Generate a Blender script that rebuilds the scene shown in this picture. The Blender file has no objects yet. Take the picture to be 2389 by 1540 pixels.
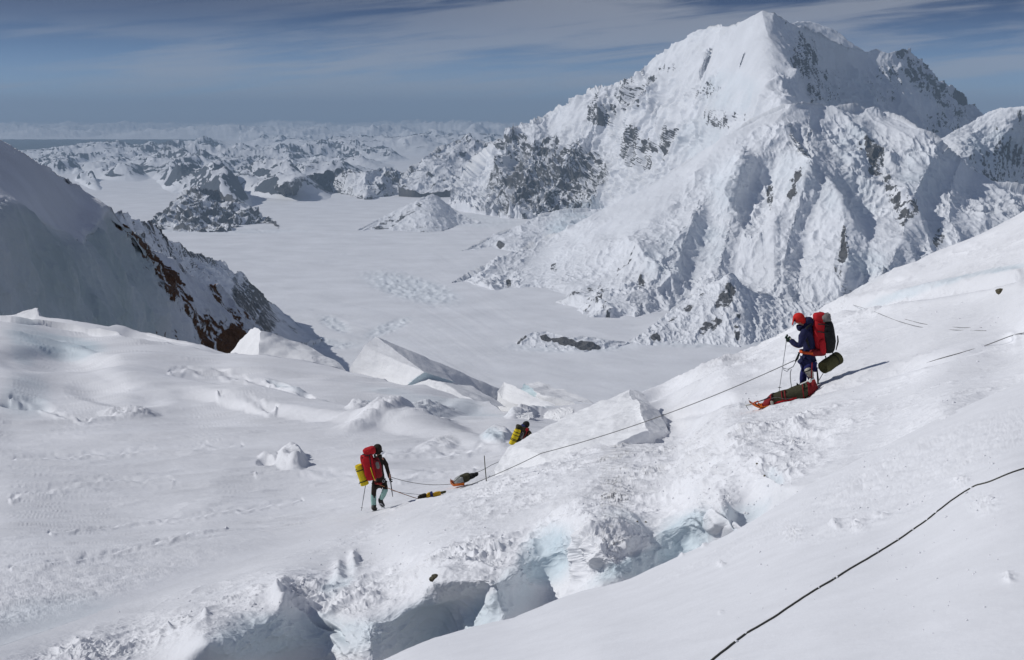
import bpy, bmesh, math, random
import numpy as np
from mathutils import Vector, Matrix

# ------------------------------------------------------------------ camera, sky, sun, exposure
scene = bpy.context.scene
FPX = 3316.0                 # focal length in units of the 2388 px wide reference frame
PITCH = math.radians(8.7)
cam_d = bpy.data.cameras.new("camera")
cam_d.sensor_width = 36.0
cam_d.lens = FPX / 2388.0 * 36.0
cam_d.clip_start = 0.5
cam_d.clip_end = 400000.0
cam = bpy.data.objects.new("camera", cam_d)
scene.collection.objects.link(cam)
cam.location = (0, 0, 0)
cam.rotation_euler = (math.pi / 2 - PITCH, 0, 0)
scene.camera = cam

SUN_EL = math.radians(38)
SUN_AZ = math.radians(-88)      # measured from +Y (view direction) towards +X: sun stands to the left
sdir = Vector((math.sin(SUN_AZ) * math.cos(SUN_EL), math.cos(SUN_AZ) * math.cos(SUN_EL), math.sin(SUN_EL)))
sun_d = bpy.data.lights.new("sun", 'SUN')
sun_d.energy = 3.05
sun_d.angle = math.radians(0.5)
sun_d.color = (1.0, 0.98, 0.95)
sun = bpy.data.objects.new("sun", sun_d)
scene.collection.objects.link(sun)
sun.rotation_euler = sdir.to_track_quat('Z', 'Y').to_euler()

world = bpy.data.worlds.new("World")
scene.world = world
world.use_nodes = True
wn = world.node_tree.nodes
wl = world.node_tree.links
wn.clear()
wout = wn.new('ShaderNodeOutputWorld')
wbg = wn.new('ShaderNodeBackground')
wbg.inputs['Strength'].default_value = 0.08
sky = wn.new('ShaderNodeTexSky')
sky.sky_type = 'NISHITA'
sky.sun_disc = False
sky.sun_elevation = SUN_EL
sky.sun_rotation = SUN_AZ
sky.altitude = 4500
sky.air_density = 1.0
sky.dust_density = 0.0
sky.ozone_density = 2.0
tc = wn.new('ShaderNodeTexCoord')
# thin cirrus: noise over azimuth / elevation, long in azimuth and slightly tilted
sep = wn.new('ShaderNodeSeparateXYZ')
wl.new(tc.outputs['Generated'], sep.inputs[0])
def wmath(op, a, b=None, c=None):
    n = wn.new('ShaderNodeMath'); n.operation = op
    for i, x in enumerate((a, b, c)):
        if x is None: continue
        if isinstance(x, (int, float)): n.inputs[i].default_value = x
        else: wl.new(x, n.inputs[i])
    return n.outputs[0]
azn = wmath('ARCTAN2', sep.outputs['X'], sep.outputs['Y'])
eln = wmath('ARCSINE', sep.outputs['Z'])
def cirrus(sx, sy, tilt, off, detail, rough, dist):
    u = wmath('MULTIPLY_ADD', azn, sx, off)
    t = wmath('MULTIPLY_ADD', azn, tilt, eln)
    v = wmath('MULTIPLY_ADD', t, sy, off * 1.7)
    cb = wn.new('ShaderNodeCombineXYZ')
    wl.new(u, cb.inputs[0]); wl.new(v, cb.inputs[1])
    n = wn.new('ShaderNodeTexNoise')
    n.inputs['Scale'].default_value = 1.0
    n.inputs['Detail'].default_value = detail
    n.inputs['Roughness'].default_value = rough
    n.inputs['Distortion'].default_value = dist
    wl.new(cb.outputs[0], n.inputs['Vector'])
    return n.outputs['Fac']
c1 = cirrus(4.2, 42.0, -0.06, 3.1, 4.0, 0.5, 0.6)
c2 = cirrus(10.0, 150.0, -0.10, 8.3, 6.0, 0.6, 0.4)
cs = wmath('MULTIPLY_ADD', c2, 0.42, wmath('MULTIPLY', c1, 0.80))
ramp = wn.new('ShaderNodeMapRange')
ramp.interpolation_type = 'SMOOTHSTEP'
ramp.inputs['From Min'].default_value = 0.49
ramp.inputs['From Max'].default_value = 0.70
ramp.inputs['To Max'].default_value = 0.62
wl.new(cs, ramp.inputs['Value'])
# cirrus sheet thins out towards the zenith-left of the frame
# clear high-altitude air: the sky deepens quickly above the horizon
dk = wn.new('ShaderNodeMapRange'); dk.interpolation_type = 'SMOOTHSTEP'
dk.inputs['From Min'].default_value = -0.005; dk.inputs['From Max'].default_value = 0.085
wl.new(eln, dk.inputs['Value'])
dkc = wn.new('ShaderNodeMix'); dkc.data_type = 'RGBA'
dkc.inputs['A'].default_value = (0.60, 0.78, 1.10, 1); dkc.inputs['B'].default_value = (0.055, 0.098, 0.215, 1)
wl.new(dk.outputs[0], dkc.inputs['Factor'])
hi = wn.new('ShaderNodeMapRange'); hi.interpolation_type = 'SMOOTHSTEP'
hi.inputs['From Min'].default_value = 0.16; hi.inputs['From Max'].default_value = 0.5
wl.new(eln, hi.inputs['Value'])
hic = wn.new('ShaderNodeMix'); hic.data_type = 'RGBA'
wl.new(dkc.outputs['Result'], hic.inputs['A']); hic.inputs['B'].default_value = (0.50, 0.58, 0.74, 1)
wl.new(hi.outputs[0], hic.inputs['Factor'])
mul = wn.new('ShaderNodeMix'); mul.data_type = 'RGBA'; mul.blend_type = 'MULTIPLY'; mul.inputs['Factor'].default_value = 1.0
wl.new(sky.outputs[0], mul.inputs['A']); wl.new(hic.outputs['Result'], mul.inputs['B'])
mixc = wn.new('ShaderNodeMix'); mixc.data_type = 'RGBA'
def smap(x, a, b, inv=False):
    n = wn.new('ShaderNodeMapRange'); n.interpolation_type = 'SMOOTHSTEP'
    n.inputs['From Min'].default_value = a; n.inputs['From Max'].default_value = b
    if inv: n.inputs['To Min'].default_value = 1.0; n.inputs['To Max'].default_value = 0.0
    wl.new(x, n.inputs['Value']); return n.outputs[0]
clear = wmath('MULTIPLY', smap(eln, 0.030, 0.066), smap(azn, -0.24, 0.10, True))
keep = wmath('MULTIPLY_ADD', clear, -0.80, 1.0)
wl.new(wmath('MULTIPLY', ramp.outputs[0], keep), mixc.inputs['Factor'])
wl.new(mul.outputs['Result'], mixc.inputs['A'])
mixc.inputs['B'].default_value = (4.7, 4.9, 5.5, 1)
wl.new(mixc.outputs['Result'], wbg.inputs['Color'])
wl.new(wbg.outputs[0], wout.inputs['Surface'])

scene.view_settings.view_transform = 'Standard'
scene.view_settings.look = 'None'
scene.view_settings.exposure = 0.0
scene.view_settings.gamma = 1.0
scene.cycles.max_bounces = 6
scene.cycles.diffuse_bounces = 3
scene.cycles.glossy_bounces = 2
scene.cycles.transmission_bounces = 2
scene.cycles.volume_bounces = 0
scene.cycles.use_denoising = True

# ------------------------------------------------------------------ projection helpers
CP, SP = math.cos(PITCH), math.sin(PITCH)
GROUND = -2000.0
def ray(u, v):
    """direction per unit of forward (world y) distance through reference-frame pixel (u, v)"""
    a = (np.asarray(u, float) - 1194.0) / FPX
    s = -(np.asarray(v, float) - 770.0) / FPX
    y = CP + s * SP
    z = -SP + s * CP
    return a / y, z / y
def P(u, v, D):
    x, z = ray(u, v)
    return Vector((float(x * D), float(D), float(z * D)))
def gD(u, v):
    return float(GROUND / ray(u, v)[1])

# ------------------------------------------------------------------ noise
_rs = np.random.RandomState(7)
_perm = np.concatenate([_rs.permutation(256)] * 3).astype(np.int32)
_g3 = _rs.normal(size=(256, 3)).astype(np.float32)
_g3 /= np.linalg.norm(_g3, axis=1)[:, None]
def perlin(x, y, z):
    x = np.asarray(x, np.float64); y = np.asarray(y, np.float64); z = np.asarray(z, np.float64)
    x, y, z = np.broadcast_arrays(x, y, z)
    xi = np.floor(x); yi = np.floor(y); zi = np.floor(z)
    xf = (x - xi).astype(np.float32); yf = (y - yi).astype(np.float32); zf = (z - zi).astype(np.float32)
    xi = xi.astype(np.int64) & 255; yi = yi.astype(np.int64) & 255; zi = zi.astype(np.int64) & 255
    w = lambda t: t * t * t * (t * (t * 6 - 15) + 10)
    uu, vv, ww = w(xf), w(yf), w(zf)
    def g(dx, dy, dz):
        h = _perm[_perm[_perm[xi + dx] + yi + dy] + zi + dz]
        G = _g3[h]
        return G[..., 0] * (xf - dx) + G[..., 1] * (yf - dy) + G[..., 2] * (zf - dz)
    a = g(0,0,0) + uu * (g(1,0,0) - g(0,0,0))
    b = g(0,1,0) + uu * (g(1,1,0) - g(0,1,0))
    c = g(0,0,1) + uu * (g(1,0,1) - g(0,0,1))
    d = g(0,1,1) + uu * (g(1,1,1) - g(0,1,1))
    e = a + vv * (b - a); f = c + vv * (d - c)
    return (e + ww * (f - e)) * 1.5
def fbm(p, lam, octs=5, gain=0.5, st=(1,1,1), off=0.0):
    s = 0.0; a = 1.0; t = 0.0
    for o in range(octs):
        k = 2.03 ** o / lam
        s = s + a * perlin(p[..., 0] * k * st[0] + off + 11.3 * o, p[..., 1] * k * st[1] - off, p[..., 2] * k * st[2] + 5.1 * o)
        t += a; a *= gain
    return s / t
def ridged(p, lam, octs=5, gain=0.5, st=(1,1,1), off=0.0):
    s = 0.0; a = 1.0; t = 0.0; w = 1.0
    for o in range(octs):
        k = 2.07 ** o / lam
        n = 1.0 - np.abs(perlin(p[..., 0] * k * st[0] + off + 7.7 * o, p[..., 1] * k * st[1] + off, p[..., 2] * k * st[2] - 3.1 * o)) * 1.8
        n = np.clip(n, 0, 1) ** 2
        s = s + a * n * w; t += a
        w = np.clip(n * 1.6, 0, 1); a *= gain
    return s / t
def billow(p, lam, octs=4, gain=0.5, st=(1,1,1), off=0.0):
    s = 0.0; a = 1.0; t = 0.0
    for o in range(octs):
        k = 2.05 ** o / lam
        s = s + a * np.abs(perlin(p[..., 0] * k * st[0] + off + 3.7 * o, p[..., 1] * k * st[1], p[..., 2] * k * st[2] + off)) * 1.6
        t += a; a *= gain
    return s / t
def sstep(a, b, x):
    t = np.clip((x - a) / (b - a), 0, 1)
    return t * t * (3 - 2 * t)

# ------------------------------------------------------------------ surface engine
def tps(ctrl):
    c = np.array([(a, b, (gD(a, b) if d is None else d)) for a, b, d in ctrl], float)
    X = c[:, :2] / 1000.0; L = np.log(c[:, 2]); n = len(X)
    def K(r2): return np.where(r2 > 1e-12, 0.5 * r2 * np.log(np.maximum(r2, 1e-12)), 0.0)
    r2 = ((X[:, None] - X[None]) ** 2).sum(-1)
    A = np.zeros((n + 3, n + 3)); A[:n, :n] = K(r2) + np.eye(n) * 1e-5
    A[:n, n] = 1; A[:n, n+1:] = X; A[n, :n] = 1; A[n+1:, :n] = X.T
    w = np.linalg.solve(A, np.concatenate([L, [0, 0, 0]]))
    def f(u, v):
        u = np.asarray(u, float); v = np.asarray(v, float)
        sh = u.shape; q = np.stack([u.ravel(), v.ravel()], 1) / 1000.0
        out = w[n] + q @ w[n+1:]
        for i in range(n):
            out = out + w[i] * K(((q - X[i]) ** 2).sum(1))
        return np.exp(out).reshape(sh)
    return f
def polydist(U, V, pts):
    """distance (px) to a polyline and the side: +1 to the right of a line drawn downwards"""
    best = np.full(U.shape, 1e9); side = np.ones(U.shape)
    for (x0, y0), (x1, y1) in zip(pts[:-1], pts[1:]):
        dx, dy = x1 - x0, y1 - y0
        t = np.clip(((U - x0) * dx + (V - y0) * dy) / (dx * dx + dy * dy), 0, 1)
        ex, ey = U - (x0 + t * dx), V - (y0 + t * dy)
        d = np.hypot(ex, ey)
        s = np.where(dy * ex - dx * ey >= 0, 1.0, -1.0)
        m = d < best
        best = np.where(m, d, best); side = np.where(m, s, side)
    return best, side
def normals_of(G):
    du = np.gradient(G, axis=1); dv = np.gradient(G, axis=0)
    n = np.cross(du, dv)
    n /= np.maximum(np.linalg.norm(n, axis=-1, keepdims=True), 1e-12)
    flip = (n * G).sum(-1) > 0       # face the camera at the origin
    n[flip] *= -1
    return n
def grid_mesh(name, G, mat, attrs=None, smooth=True, origin=None):
    R, C = G.shape[:2]
    o = G.reshape(-1, 3).mean(0) if origin is None else np.array(origin)
    co = (G.reshape(-1, 3) - o).astype(np.float32)
    idx = np.arange(R * C).reshape(R, C)
    # rows run top to bottom, columns left to right: wind so that normals face the viewer
    f = np.stack([idx[:-1, :-1], idx[1:, :-1], idx[1:, 1:], idx[:-1, 1:]], -1).reshape(-1, 4)
    me = bpy.data.meshes.new(name)
    me.vertices.add(len(co)); me.vertices.foreach_set('co', co.ravel())
    me.loops.add(f.size); me.loops.foreach_set('vertex_index', f.ravel().astype(np.int32))
    me.polygons.add(len(f))
    me.polygons.foreach_set('loop_start', (np.arange(len(f)) * 4).astype(np.int32))
    if smooth: me.polygons.foreach_set('use_smooth', np.ones(len(f), bool))
    me.update(calc_edges=True)
    for k, a in (attrs or {}).items():
        at = me.attributes.new(k, 'FLOAT', 'POINT')
        at.data.foreach_set('value', np.ascontiguousarray(a, np.float32).ravel())
    me.materials.append(mat)
    ob = bpy.data.objects.new(name, me)
    ob.location = o.tolist()
    scene.collection.objects.link(ob)
    return ob
def layer(name, mat, u0, u1, du, top, bot, rows, ctrl, ridges=(), disp=None, back=(10, 0.02, 0.6),
          rock=None, ice=None, edge=0.0, edge_l=30.0, seed=0.0, depth_fn=None, rowpow=1.0):
    """a terrain piece seen between a crest line (top) and a foot line (bot); D(u,v) gives its true distance.
    Behind the crest it falls away again, so the piece is a body with a far side."""
    us = np.arange(u0, u1 + du, du, dtype=float)
    tp = np.array(top, float); bp = np.array(bot, float)
    tv = np.interp(us, tp[:, 0], tp[:, 1]); bv = np.interp(us, bp[:, 0], bp[:, 1])
    if edge:
        e = fbm(np.stack([us, us * 0, us * 0], -1), edge_l, 4, 0.55, off=seed + 2.2)
        tv = tv + edge * e * 2
    bv = np.maximum(bv, tv + 0.5)
    t = np.linspace(0, 1, rows) ** rowpow
    V = tv[None] + (bv - tv)[None] * t[:, None]
    U = np.broadcast_to(us[None], V.shape).copy()
    f = tps(ctrl)
    D = f(U, V)
    if depth_fn is not None: D = depth_fn(U, V, D)
    for rd in ridges:
        pts, amp, wl_, wr_ = rd[:4]
        if len(rd) > 4:          # ragged line that fades out at both ends
            Q = np.stack([U, V, U * 0], -1)
            du_, dv_ = fbm(Q, 60, 2, 0.5, off=amp) * rd[4], fbm(Q, 60, 2, 0.5, off=amp + 9) * rd[4]
            d, s = polydist(U + du_, V + dv_, pts)
            a0, a1 = np.array(pts[0], float), np.array(pts[-1], float); L2 = ((a1 - a0) ** 2).sum()
            tt = ((U - a0[0]) * (a1[0] - a0[0]) + (V - a0[1]) * (a1[1] - a0[1])) / L2
            amp = amp * sstep(-0.02, 0.35, tt) * (1 - sstep(0.75, 1.02, tt)) if rd[4] > 0 else amp
        else:
            d, s = polydist(U, V, pts)
        w = np.where(s > 0, wr_, wl_)
        x = np.clip(1 - d / w, 0, 1)
        x = np.where(d < w, x, 0)
        D = D * (1 - amp / FPX * (x * 0.75 + 0.25 * x * x * (3 - 2 * x)))
    x, z = ray(U, V)
    G = np.stack([x * D, D, z * D], -1)
    nb, reach, fall = back
    if nb:
        ks = (np.arange(nb, 0, -1) / nb) ** 1.6
        B = G[0][None] + ks[:, None, None] * np.array([0, 1.0, -fall])[None, None] * (G[0][None, :, 1:2] * reach)
        G = np.concatenate([B, G], 0)
        U = np.concatenate([np.repeat(U[:1], nb, 0), U], 0); V = np.concatenate([np.repeat(V[:1], nb, 0) - ks[:, None] * 6, V], 0)
    N = normals_of(G)
    if nb: N[:nb] = N[nb][None]
    if disp is not None:
        h = disp(G, U, V, N)
        G = G + N * h[..., None]
    # carry the foot of the piece on down below whatever it stands in
    sk = np.array([0.004, 0.012, 0.03])
    S = np.repeat(G[-1:], 3, 0); S[..., 2] -= sk[:, None] * S[..., 1]; S[..., 1] *= (1 + sk[:, None] * 0.3)
    G = np.concatenate([G, S], 0); N = np.concatenate([N, np.repeat(N[-1:], 3, 0)], 0)
    U = np.concatenate([U, np.repeat(U[-1:], 3, 0)], 0); V = np.concatenate([V, np.repeat(V[-1:], 3, 0)], 0)
    attrs = {}
    if rock is not None: attrs['rock'] = rock(G, U, V, normals_of(G))
    if ice is not None: attrs['ice'] = ice(G, U, V, N)
    ob = grid_mesh(name, G, mat, attrs)
    ob['kind'] = 'structure'
    return ob
def blobs(U, V, lst, base=0.0):
    """soft patches in reference pixels: (u, v, ru, rv, tilt degrees, value)"""
    out = np.full(U.shape, base, float)
    for (cu, cv, ru, rv, a, val) in lst:
        c, s = math.cos(math.radians(a)), math.sin(math.radians(a))
        x = ((U - cu) * c + (V - cv) * s) / ru; y = (-(U - cu) * s + (V - cv) * c) / rv
        out = np.maximum(out, val * (1 - sstep(0.55, 1.25, np.hypot(x, y))))
    return out
def tube_path(pts, r, segs=6, closed=False):
    """verts, faces of a tube along points (radius number or list)"""
    vs, fs = [], []
    n = len(pts)
    rr = r if isinstance(r, (list, tuple)) else [r] * n
    prev = None
    for i, p in enumerate(pts):
        p = Vector(p)
        d = (Vector(pts[min(i+1, n-1)]) - Vector(pts[max(i-1, 0)])).normalized()
        if prev is None:
            a = d.orthogonal().normalized()
        else:
            a = (prev - d * prev.dot(d)).normalized()
        prev = a
        b = d.cross(a)
        for k in range(segs):
            an = 2 * math.pi * k / segs
            vs.append(p + (a * math.cos(an) + b * math.sin(an)) * rr[i])
    for i in range(n - 1):
        for k in range(segs):
            k2 = (k + 1) % segs
            fs.append((i*segs+k, i*segs+k2, (i+1)*segs+k2, (i+1)*segs+k))
    fs.append(tuple(range(segs))[::-1]); fs.append(tuple((n-1)*segs + k for k in range(segs)))
    return vs, fs

# ------------------------------------------------------------------ materials
def new_mat(name):
    m = bpy.data.materials.new(name); m.use_nodes = True
    nt = m.node_tree; nt.nodes.clear()
    out = nt.nodes.new('ShaderNodeOutputMaterial'); b = nt.nodes.new('ShaderNodeBsdfPrincipled')
    nt.links.new(b.outputs[0], out.inputs[0])
    return m, nt, b
def snow_mat(name, unit, bump=0.3, snow=(0.80, 0.82, 0.86), rock_a=(0.055, 0.055, 0.06), rock_b=(0.16, 0.155, 0.15),
             icec=(0.42, 0.60, 0.68), stretch=(1, 1, 0.35), rockscale=None, tint=0.04, bl=1.0):
    """unit: size in metres of the smallest bump; rock patches come from the mesh's own 'rock' density"""
    m, nt, b = new_mat(name); N = nt.nodes; L = nt.links
    tc = N.new('ShaderNodeTexCoord')
    def noise(scale, detail=4, rough=0.6, st=(1, 1, 1)):
        mp = N.new('ShaderNodeMapping'); mp.inputs['Scale'].default_value = st
        L.new(tc.outputs['Object'], mp.inputs['Vector'])
        n = N.new('ShaderNodeTexNoise'); n.inputs['Scale'].default_value = scale
        n.inputs['Detail'].default_value = detail; n.inputs['Roughness'].default_value = rough
        L.new(mp.outputs[0], n.inputs['Vector']); return n.outputs['Fac']
    def mth(op, a, b_=None, c=None):
        n = N.new('ShaderNodeMath'); n.operation = op
        for i, x in enumerate((a, b_, c)):
            if x is None: continue
            if isinstance(x, (int, float)): n.inputs[i].default_value = x
            else: L.new(x, n.inputs[i])
        return n.outputs[0]
    def mix(f, A, B):
        n = N.new('ShaderNodeMix'); n.data_type = 'RGBA'
        if isinstance(f, (int, float)): n.inputs['Factor'].default_value = f
        else: L.new(f, n.inputs['Factor'])
        for k, x in (('A', A), ('B', B)):
            if isinstance(x, tuple): n.inputs[k].default_value = (*x, 1)
            else: L.new(x, n.inputs[k])
        return n.outputs['Result']
    rs = rockscale or unit * 6
    big = noise(1.0 / (unit * 40), 5, 0.6)
    dark = tuple(c * (1 - tint * 4) for c in snow)
    mr = N.new('ShaderNodeMapRange'); mr.inputs['From Min'].default_value = 0.3; mr.inputs['From Max'].default_value = 0.7
    L.new(big, mr.inputs['Value'])
    col = mix(mr.outputs[0], dark, snow)
    ai = N.new('ShaderNodeAttribute'); ai.attribute_name = 'ice'
    iv = mth('MULTIPLY', ai.outputs['Fac'], mth('MULTIPLY_ADD', noise(1.0 / (unit * 12), 4, 0.6), 0.8, 0.6))
    iv = mth('MINIMUM', iv, 1.0)
    col = mix(iv, col, icec)
    ar = N.new('ShaderNodeAttribute'); ar.attribute_name = 'rock'
    rn = noise(1.0 / rs, 7, 0.68, stretch)
    rm = N.new('ShaderNodeMapRange'); rm.inputs['From Min'].default_value = 0.0; rm.inputs['From Max'].default_value = 0.025
    # rock shows where noise*0.9+0.05 < density
    L.new(mth('SUBTRACT', mth('MULTIPLY_ADD', ar.outputs['Fac'], 0.46, 0.245), rn), rm.inputs['Value'])
    rc = mix(noise(1.0 / (rs * 0.5), 5, 0.7), rock_a, rock_b)
    col = mix(rm.outputs[0], col, rc)
    L.new(col, b.inputs['Base Color'])
    b.inputs['Roughness'].default_value = 0.7
    b.inputs['Specular IOR Level'].default_value = 0.2
    bn = N.new('ShaderNodeBump'); bn.inputs['Strength'].default_value = bump
    bn.inputs['Distance'].default_value = unit * bl
    hb = noise(1.0 / (unit * 4), 6, 0.65)
    L.new(hb, bn.inputs['Height'])
    b2 = N.new('ShaderNodeBump'); b2.inputs['Strength'].default_value = 0.9; b2.inputs['Distance'].default_value = rs * 0.5
    L.new(mth('MULTIPLY', rn, rm.outputs[0]), b2.inputs['Height'])
    L.new(bn.outputs[0], b2.inputs['Normal'])
    L.new(b2.outputs[0], b.inputs['Normal'])
    return m

# ------------------------------------------------------------------ far country
M_GLAC = snow_mat('glacier_snow', 14.0, 0.25, snow=(0.84, 0.85, 0.88), rockscale=900.0, rock_a=(0.03, 0.05, 0.06), rock_b=(0.06, 0.08, 0.08), stretch=(1, 1, 1))
M_FAR = snow_mat('far_hill_snow', 60.0, 0.3, rockscale=700.0, rock_a=(0.05, 0.06, 0.08), rock_b=(0.10, 0.11, 0.12))
M_MTN = snow_mat('mountain_snow', 18.0, 0.5, rockscale=110.0, rock_a=(0.045, 0.045, 0.05), rock_b=(0.17, 0.165, 0.155), stretch=(1.2, 1, 0.22))
M_HILL = snow_mat('hill_snow', 18.0, 0.5, rockscale=190.0, stretch=(1, 1, 0.4))

def build_glacier():
    us = np.arange(-140, 2532, 3.0)
    vs = np.concatenate([[270, 276, 282, 288], np.arange(292, 980, 1.6), np.linspace(985, 2600, 60)])
    V, U = np.meshgrid(vs, us, indexing='ij')
    x, z = ray(U, V)
    D = GROUND / np.minimum(z, -1e-4)
    D = np.minimum(D, 320000.0)
    G = np.stack([x * D, D, np.full_like(D, GROUND)], -1)
    h = fbm(G, 5200, 5, 0.5) * 46 + fbm(G, 700, 4, 0.55, off=4.0) * 9
    # broken, crevassed patches in the ice
    c = blobs(U, V, [(960, 672, 120, 30, 14, 1.0), (905, 765, 60, 14, -22, 0.8), (1150, 640, 60, 22, 10, 0.5), (1260, 560, 110, 10, -6, .5),
                     (1100, 515, 120, 16, 4, 0.5), (1330, 812, 150, 14, 0, 0.7), (780, 755, 40, 16, 25, 0.8), (700, 800, 160, 14, 2, 0.8), (1650, 805, 200, 10, 0, 0.5), (520, 540, 200, 6, 0, .6)])
    br = ridged(G, 120, 3, 0.6, st=(1.0, 0.5, 1), off=9.0)
    h = h + c * ((br - 0.45) * 22 - sstep(0.45, 0.75, ridged(G, 150, 2, 0.5, st=(0.6, 0.9, 1), off=77.0)) * 16)
    flow = polydist(U, V, [(300, 470), (700, 560), (1000, 640), (1200, 760), (1500, 830), (2000, 850)])[0]
    FQ = np.stack([flow, U * 0.05, V * 0.05], -1)
    h = h + (fbm(FQ, 34, 4, 0.55, off=2) * 9 + fbm(FQ, 9, 3, 0.55, off=5) * 2.2) * sstep(430, 520, V)
    crk = ridged(G, 420, 4, 0.6, st=(0.35, 1.6, 1), off=15.0)
    h = h - sstep(0.62, 0.8, crk) * 5 * sstep(0.0, 0.3, fbm(G, 2600, 3, off=21.0))
    h = np.where(V < 345, 0, h)
    G[..., 2] += h
    low = sstep(62000, 72000, D) * (1 - sstep(104000, 112000, D)) * (1 - sstep(380, 640, U)) * 1.1
    ob = grid_mesh('glacier', G, M_GLAC, {'rock': low, 'ice': c * 0.15})
    ob['kind'] = 'structure'
build_glacier()

def build_far_hills():
    us = np.arange(-60, 1420, 1.7)
    vb = np.concatenate([np.arange(297, 345, 0.8), np.arange(345, 500, 0.75)])
    V, U = np.meshgrid(vb, us, indexing='ij')
    x, z = ray(U, V); D = GROUND / z
    G = np.stack([x * D, D, np.full_like(D, GROUND)], -1)
    # near ranges
    m = blobs(U, V, [(330, 366, 330, 20, 0, 0.62), (560, 400, 330, 22, 2, 0.62), (240, 372, 240, 22, 0, 0.62), (430, 372, 170, 26, 0, 0.9), (620, 375, 260, 20, 2, 1.0), (560, 405, 160, 26, 14, 0.9),
                     (470, 440, 110, 34, 20, 0.75), (640, 440, 120, 20, 8, 0.55), (130, 385, 70, 26, 0, 0.8), (250, 395, 90, 22, 10, 0.5),
                     (820, 362, 120, 9, 4, 0.8), (200, 420, 40, 14, 30, 0.5)])
    r = 0.70 * ridged(G, 5200, 6, 0.52, st=(1.0, 0.45, 1), off=3.3) + 0.36 * ridged(G, 2300, 5, 0.52, st=(1.0, 0.42, 1), off=13.3)
    h = np.minimum(m * 1.3, 1) * np.clip(r * 1.25 - 0.12, 0, 2) * 950
    far = (1 - sstep(335, 352, V)) * (0.30 + 0.70 * sstep(-200, 900, U)) + sstep(560, 800, U) * (1 - sstep(352, 366, V)) * 0.9
    far = np.where(U < 560, (1 - sstep(318, 326, V)) * (0.8 + 0.2 * sstep(0, 500, U)), np.clip(far, 0, 1))
    rf = 0.6 * ridged(G, 19000, 6, 0.6, st=(1.3, 0.5, 1), off=6.1) + 0.45 * ridged(G, 7000, 5, 0.6, st=(1.2, 0.5, 1), off=16.1)
    h = np.maximum(h, far * (np.clip(rf * 1.2 - 0.15, 0, 2) * 1500 + 40))
    G[..., 2] += h - 30 + fbm(G, 1200, 3) * 20
    N = normals_of(G)
    steep = 1 - N[..., 2]
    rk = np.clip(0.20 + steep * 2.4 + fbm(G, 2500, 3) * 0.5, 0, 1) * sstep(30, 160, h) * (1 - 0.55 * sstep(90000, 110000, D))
    ob = grid_mesh('far_hills', G, M_FAR, {'rock': rk, 'ice': rk * 0})
    ob['kind'] = 'structure'
build_far_hills()

def hill_disp(lam, amp, flute=0.5, st=(1.3, 1.3, 0.45), sm=0.0, off=0.0):
    def f(G, U, V, N):
        r = ridged(G, lam, 6, 0.52, st=st, off=off) - 0.45
        return amp * (r + flute * fbm(G, lam * 0.35, 4, 0.55, off=off + 2))
    return f
def hill_rock(base, k=1.2, lst=(), lam=900.0):
    def f(G, U, V, N):
        return np.clip(base + blobs(U, V, lst) + (np.clip(0.75 - N[..., 2], 0, 1) * k) + fbm(G, lam, 4, off=3.0) * 0.35, 0, 1)
    return f

# dark rocky nunatak in the glacier, left of centre
layer('nunatak_hill', M_HILL, 326, 650, 1.2,
      [(326, 541), (345, 524), (400, 478), (430, 452), (455, 434), (475, 446), (520, 462), (560, 476), (590, 492), (625, 514), (650, 528)],
      [(326, 542), (400, 548), (480, 545), (560, 540), (650, 536)], 110,
      [(326, 540, None), (360, 538, 24600), (450, 545, 24000), (560, 538, 24600), (650, 532, None), (400, 482, 26600), (455, 434, 27600), (455, 490, 25600), (560, 478, 26800), (500, 470, 27000), (620, 515, 26800)],
      [([(455, 434), (430, 480), (400, 540)], 16, 40, 24), ([(475, 446), (500, 490), (520, 540)], 14, 34, 22), ([(560, 478), (575, 510), (590, 540)], 16, 30, 16)],
      hill_disp(900, 240), rock=hill_rock(0.50, 0.8), edge=2.5, edge_l=26, back=(10, 0.06, 0.35))
# ridge of white flutings far across the ice
layer('fluted_ridge', M_HILL, 640, 1050, 1.3,
      [(640, 440), (680, 424), (720, 408), (790, 397), (830, 402), (865, 400), (900, 391), (935, 402), (960, 415), (1000, 436), (1030, 446), (1050, 450)],
      [(640, 446), (700, 452), (760, 458), (850, 463), (920, 458), (980, 452), (1050, 455)], 80,
      [(640, 440, 33500), (720, 408, 35500), (790, 397, 36000), (900, 391, 36200), (1000, 436, 35500), (1050, 448, 34500), (700, 450, None), (850, 462, 33200), (1000, 452, None), (640, 446, None), (850, 430, 34500)],
      [([(856, 402), (856, 462)], 14, 26, 10), ([(905, 391), (925, 430), (960, 455)], 16, 30, 14), ([(940, 402), (948, 450)], 10, 20, 12)],
      hill_disp(1000, 170, st=(2.2, 1.2, 0.12)), rock=hill_rock(0.10, 0.8, [(885, 430, 25, 20, 0, .35), (910, 415, 30, 16, 20, 0.3)]), edge=1.5, back=(8, 0.05, 0.3))
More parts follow.
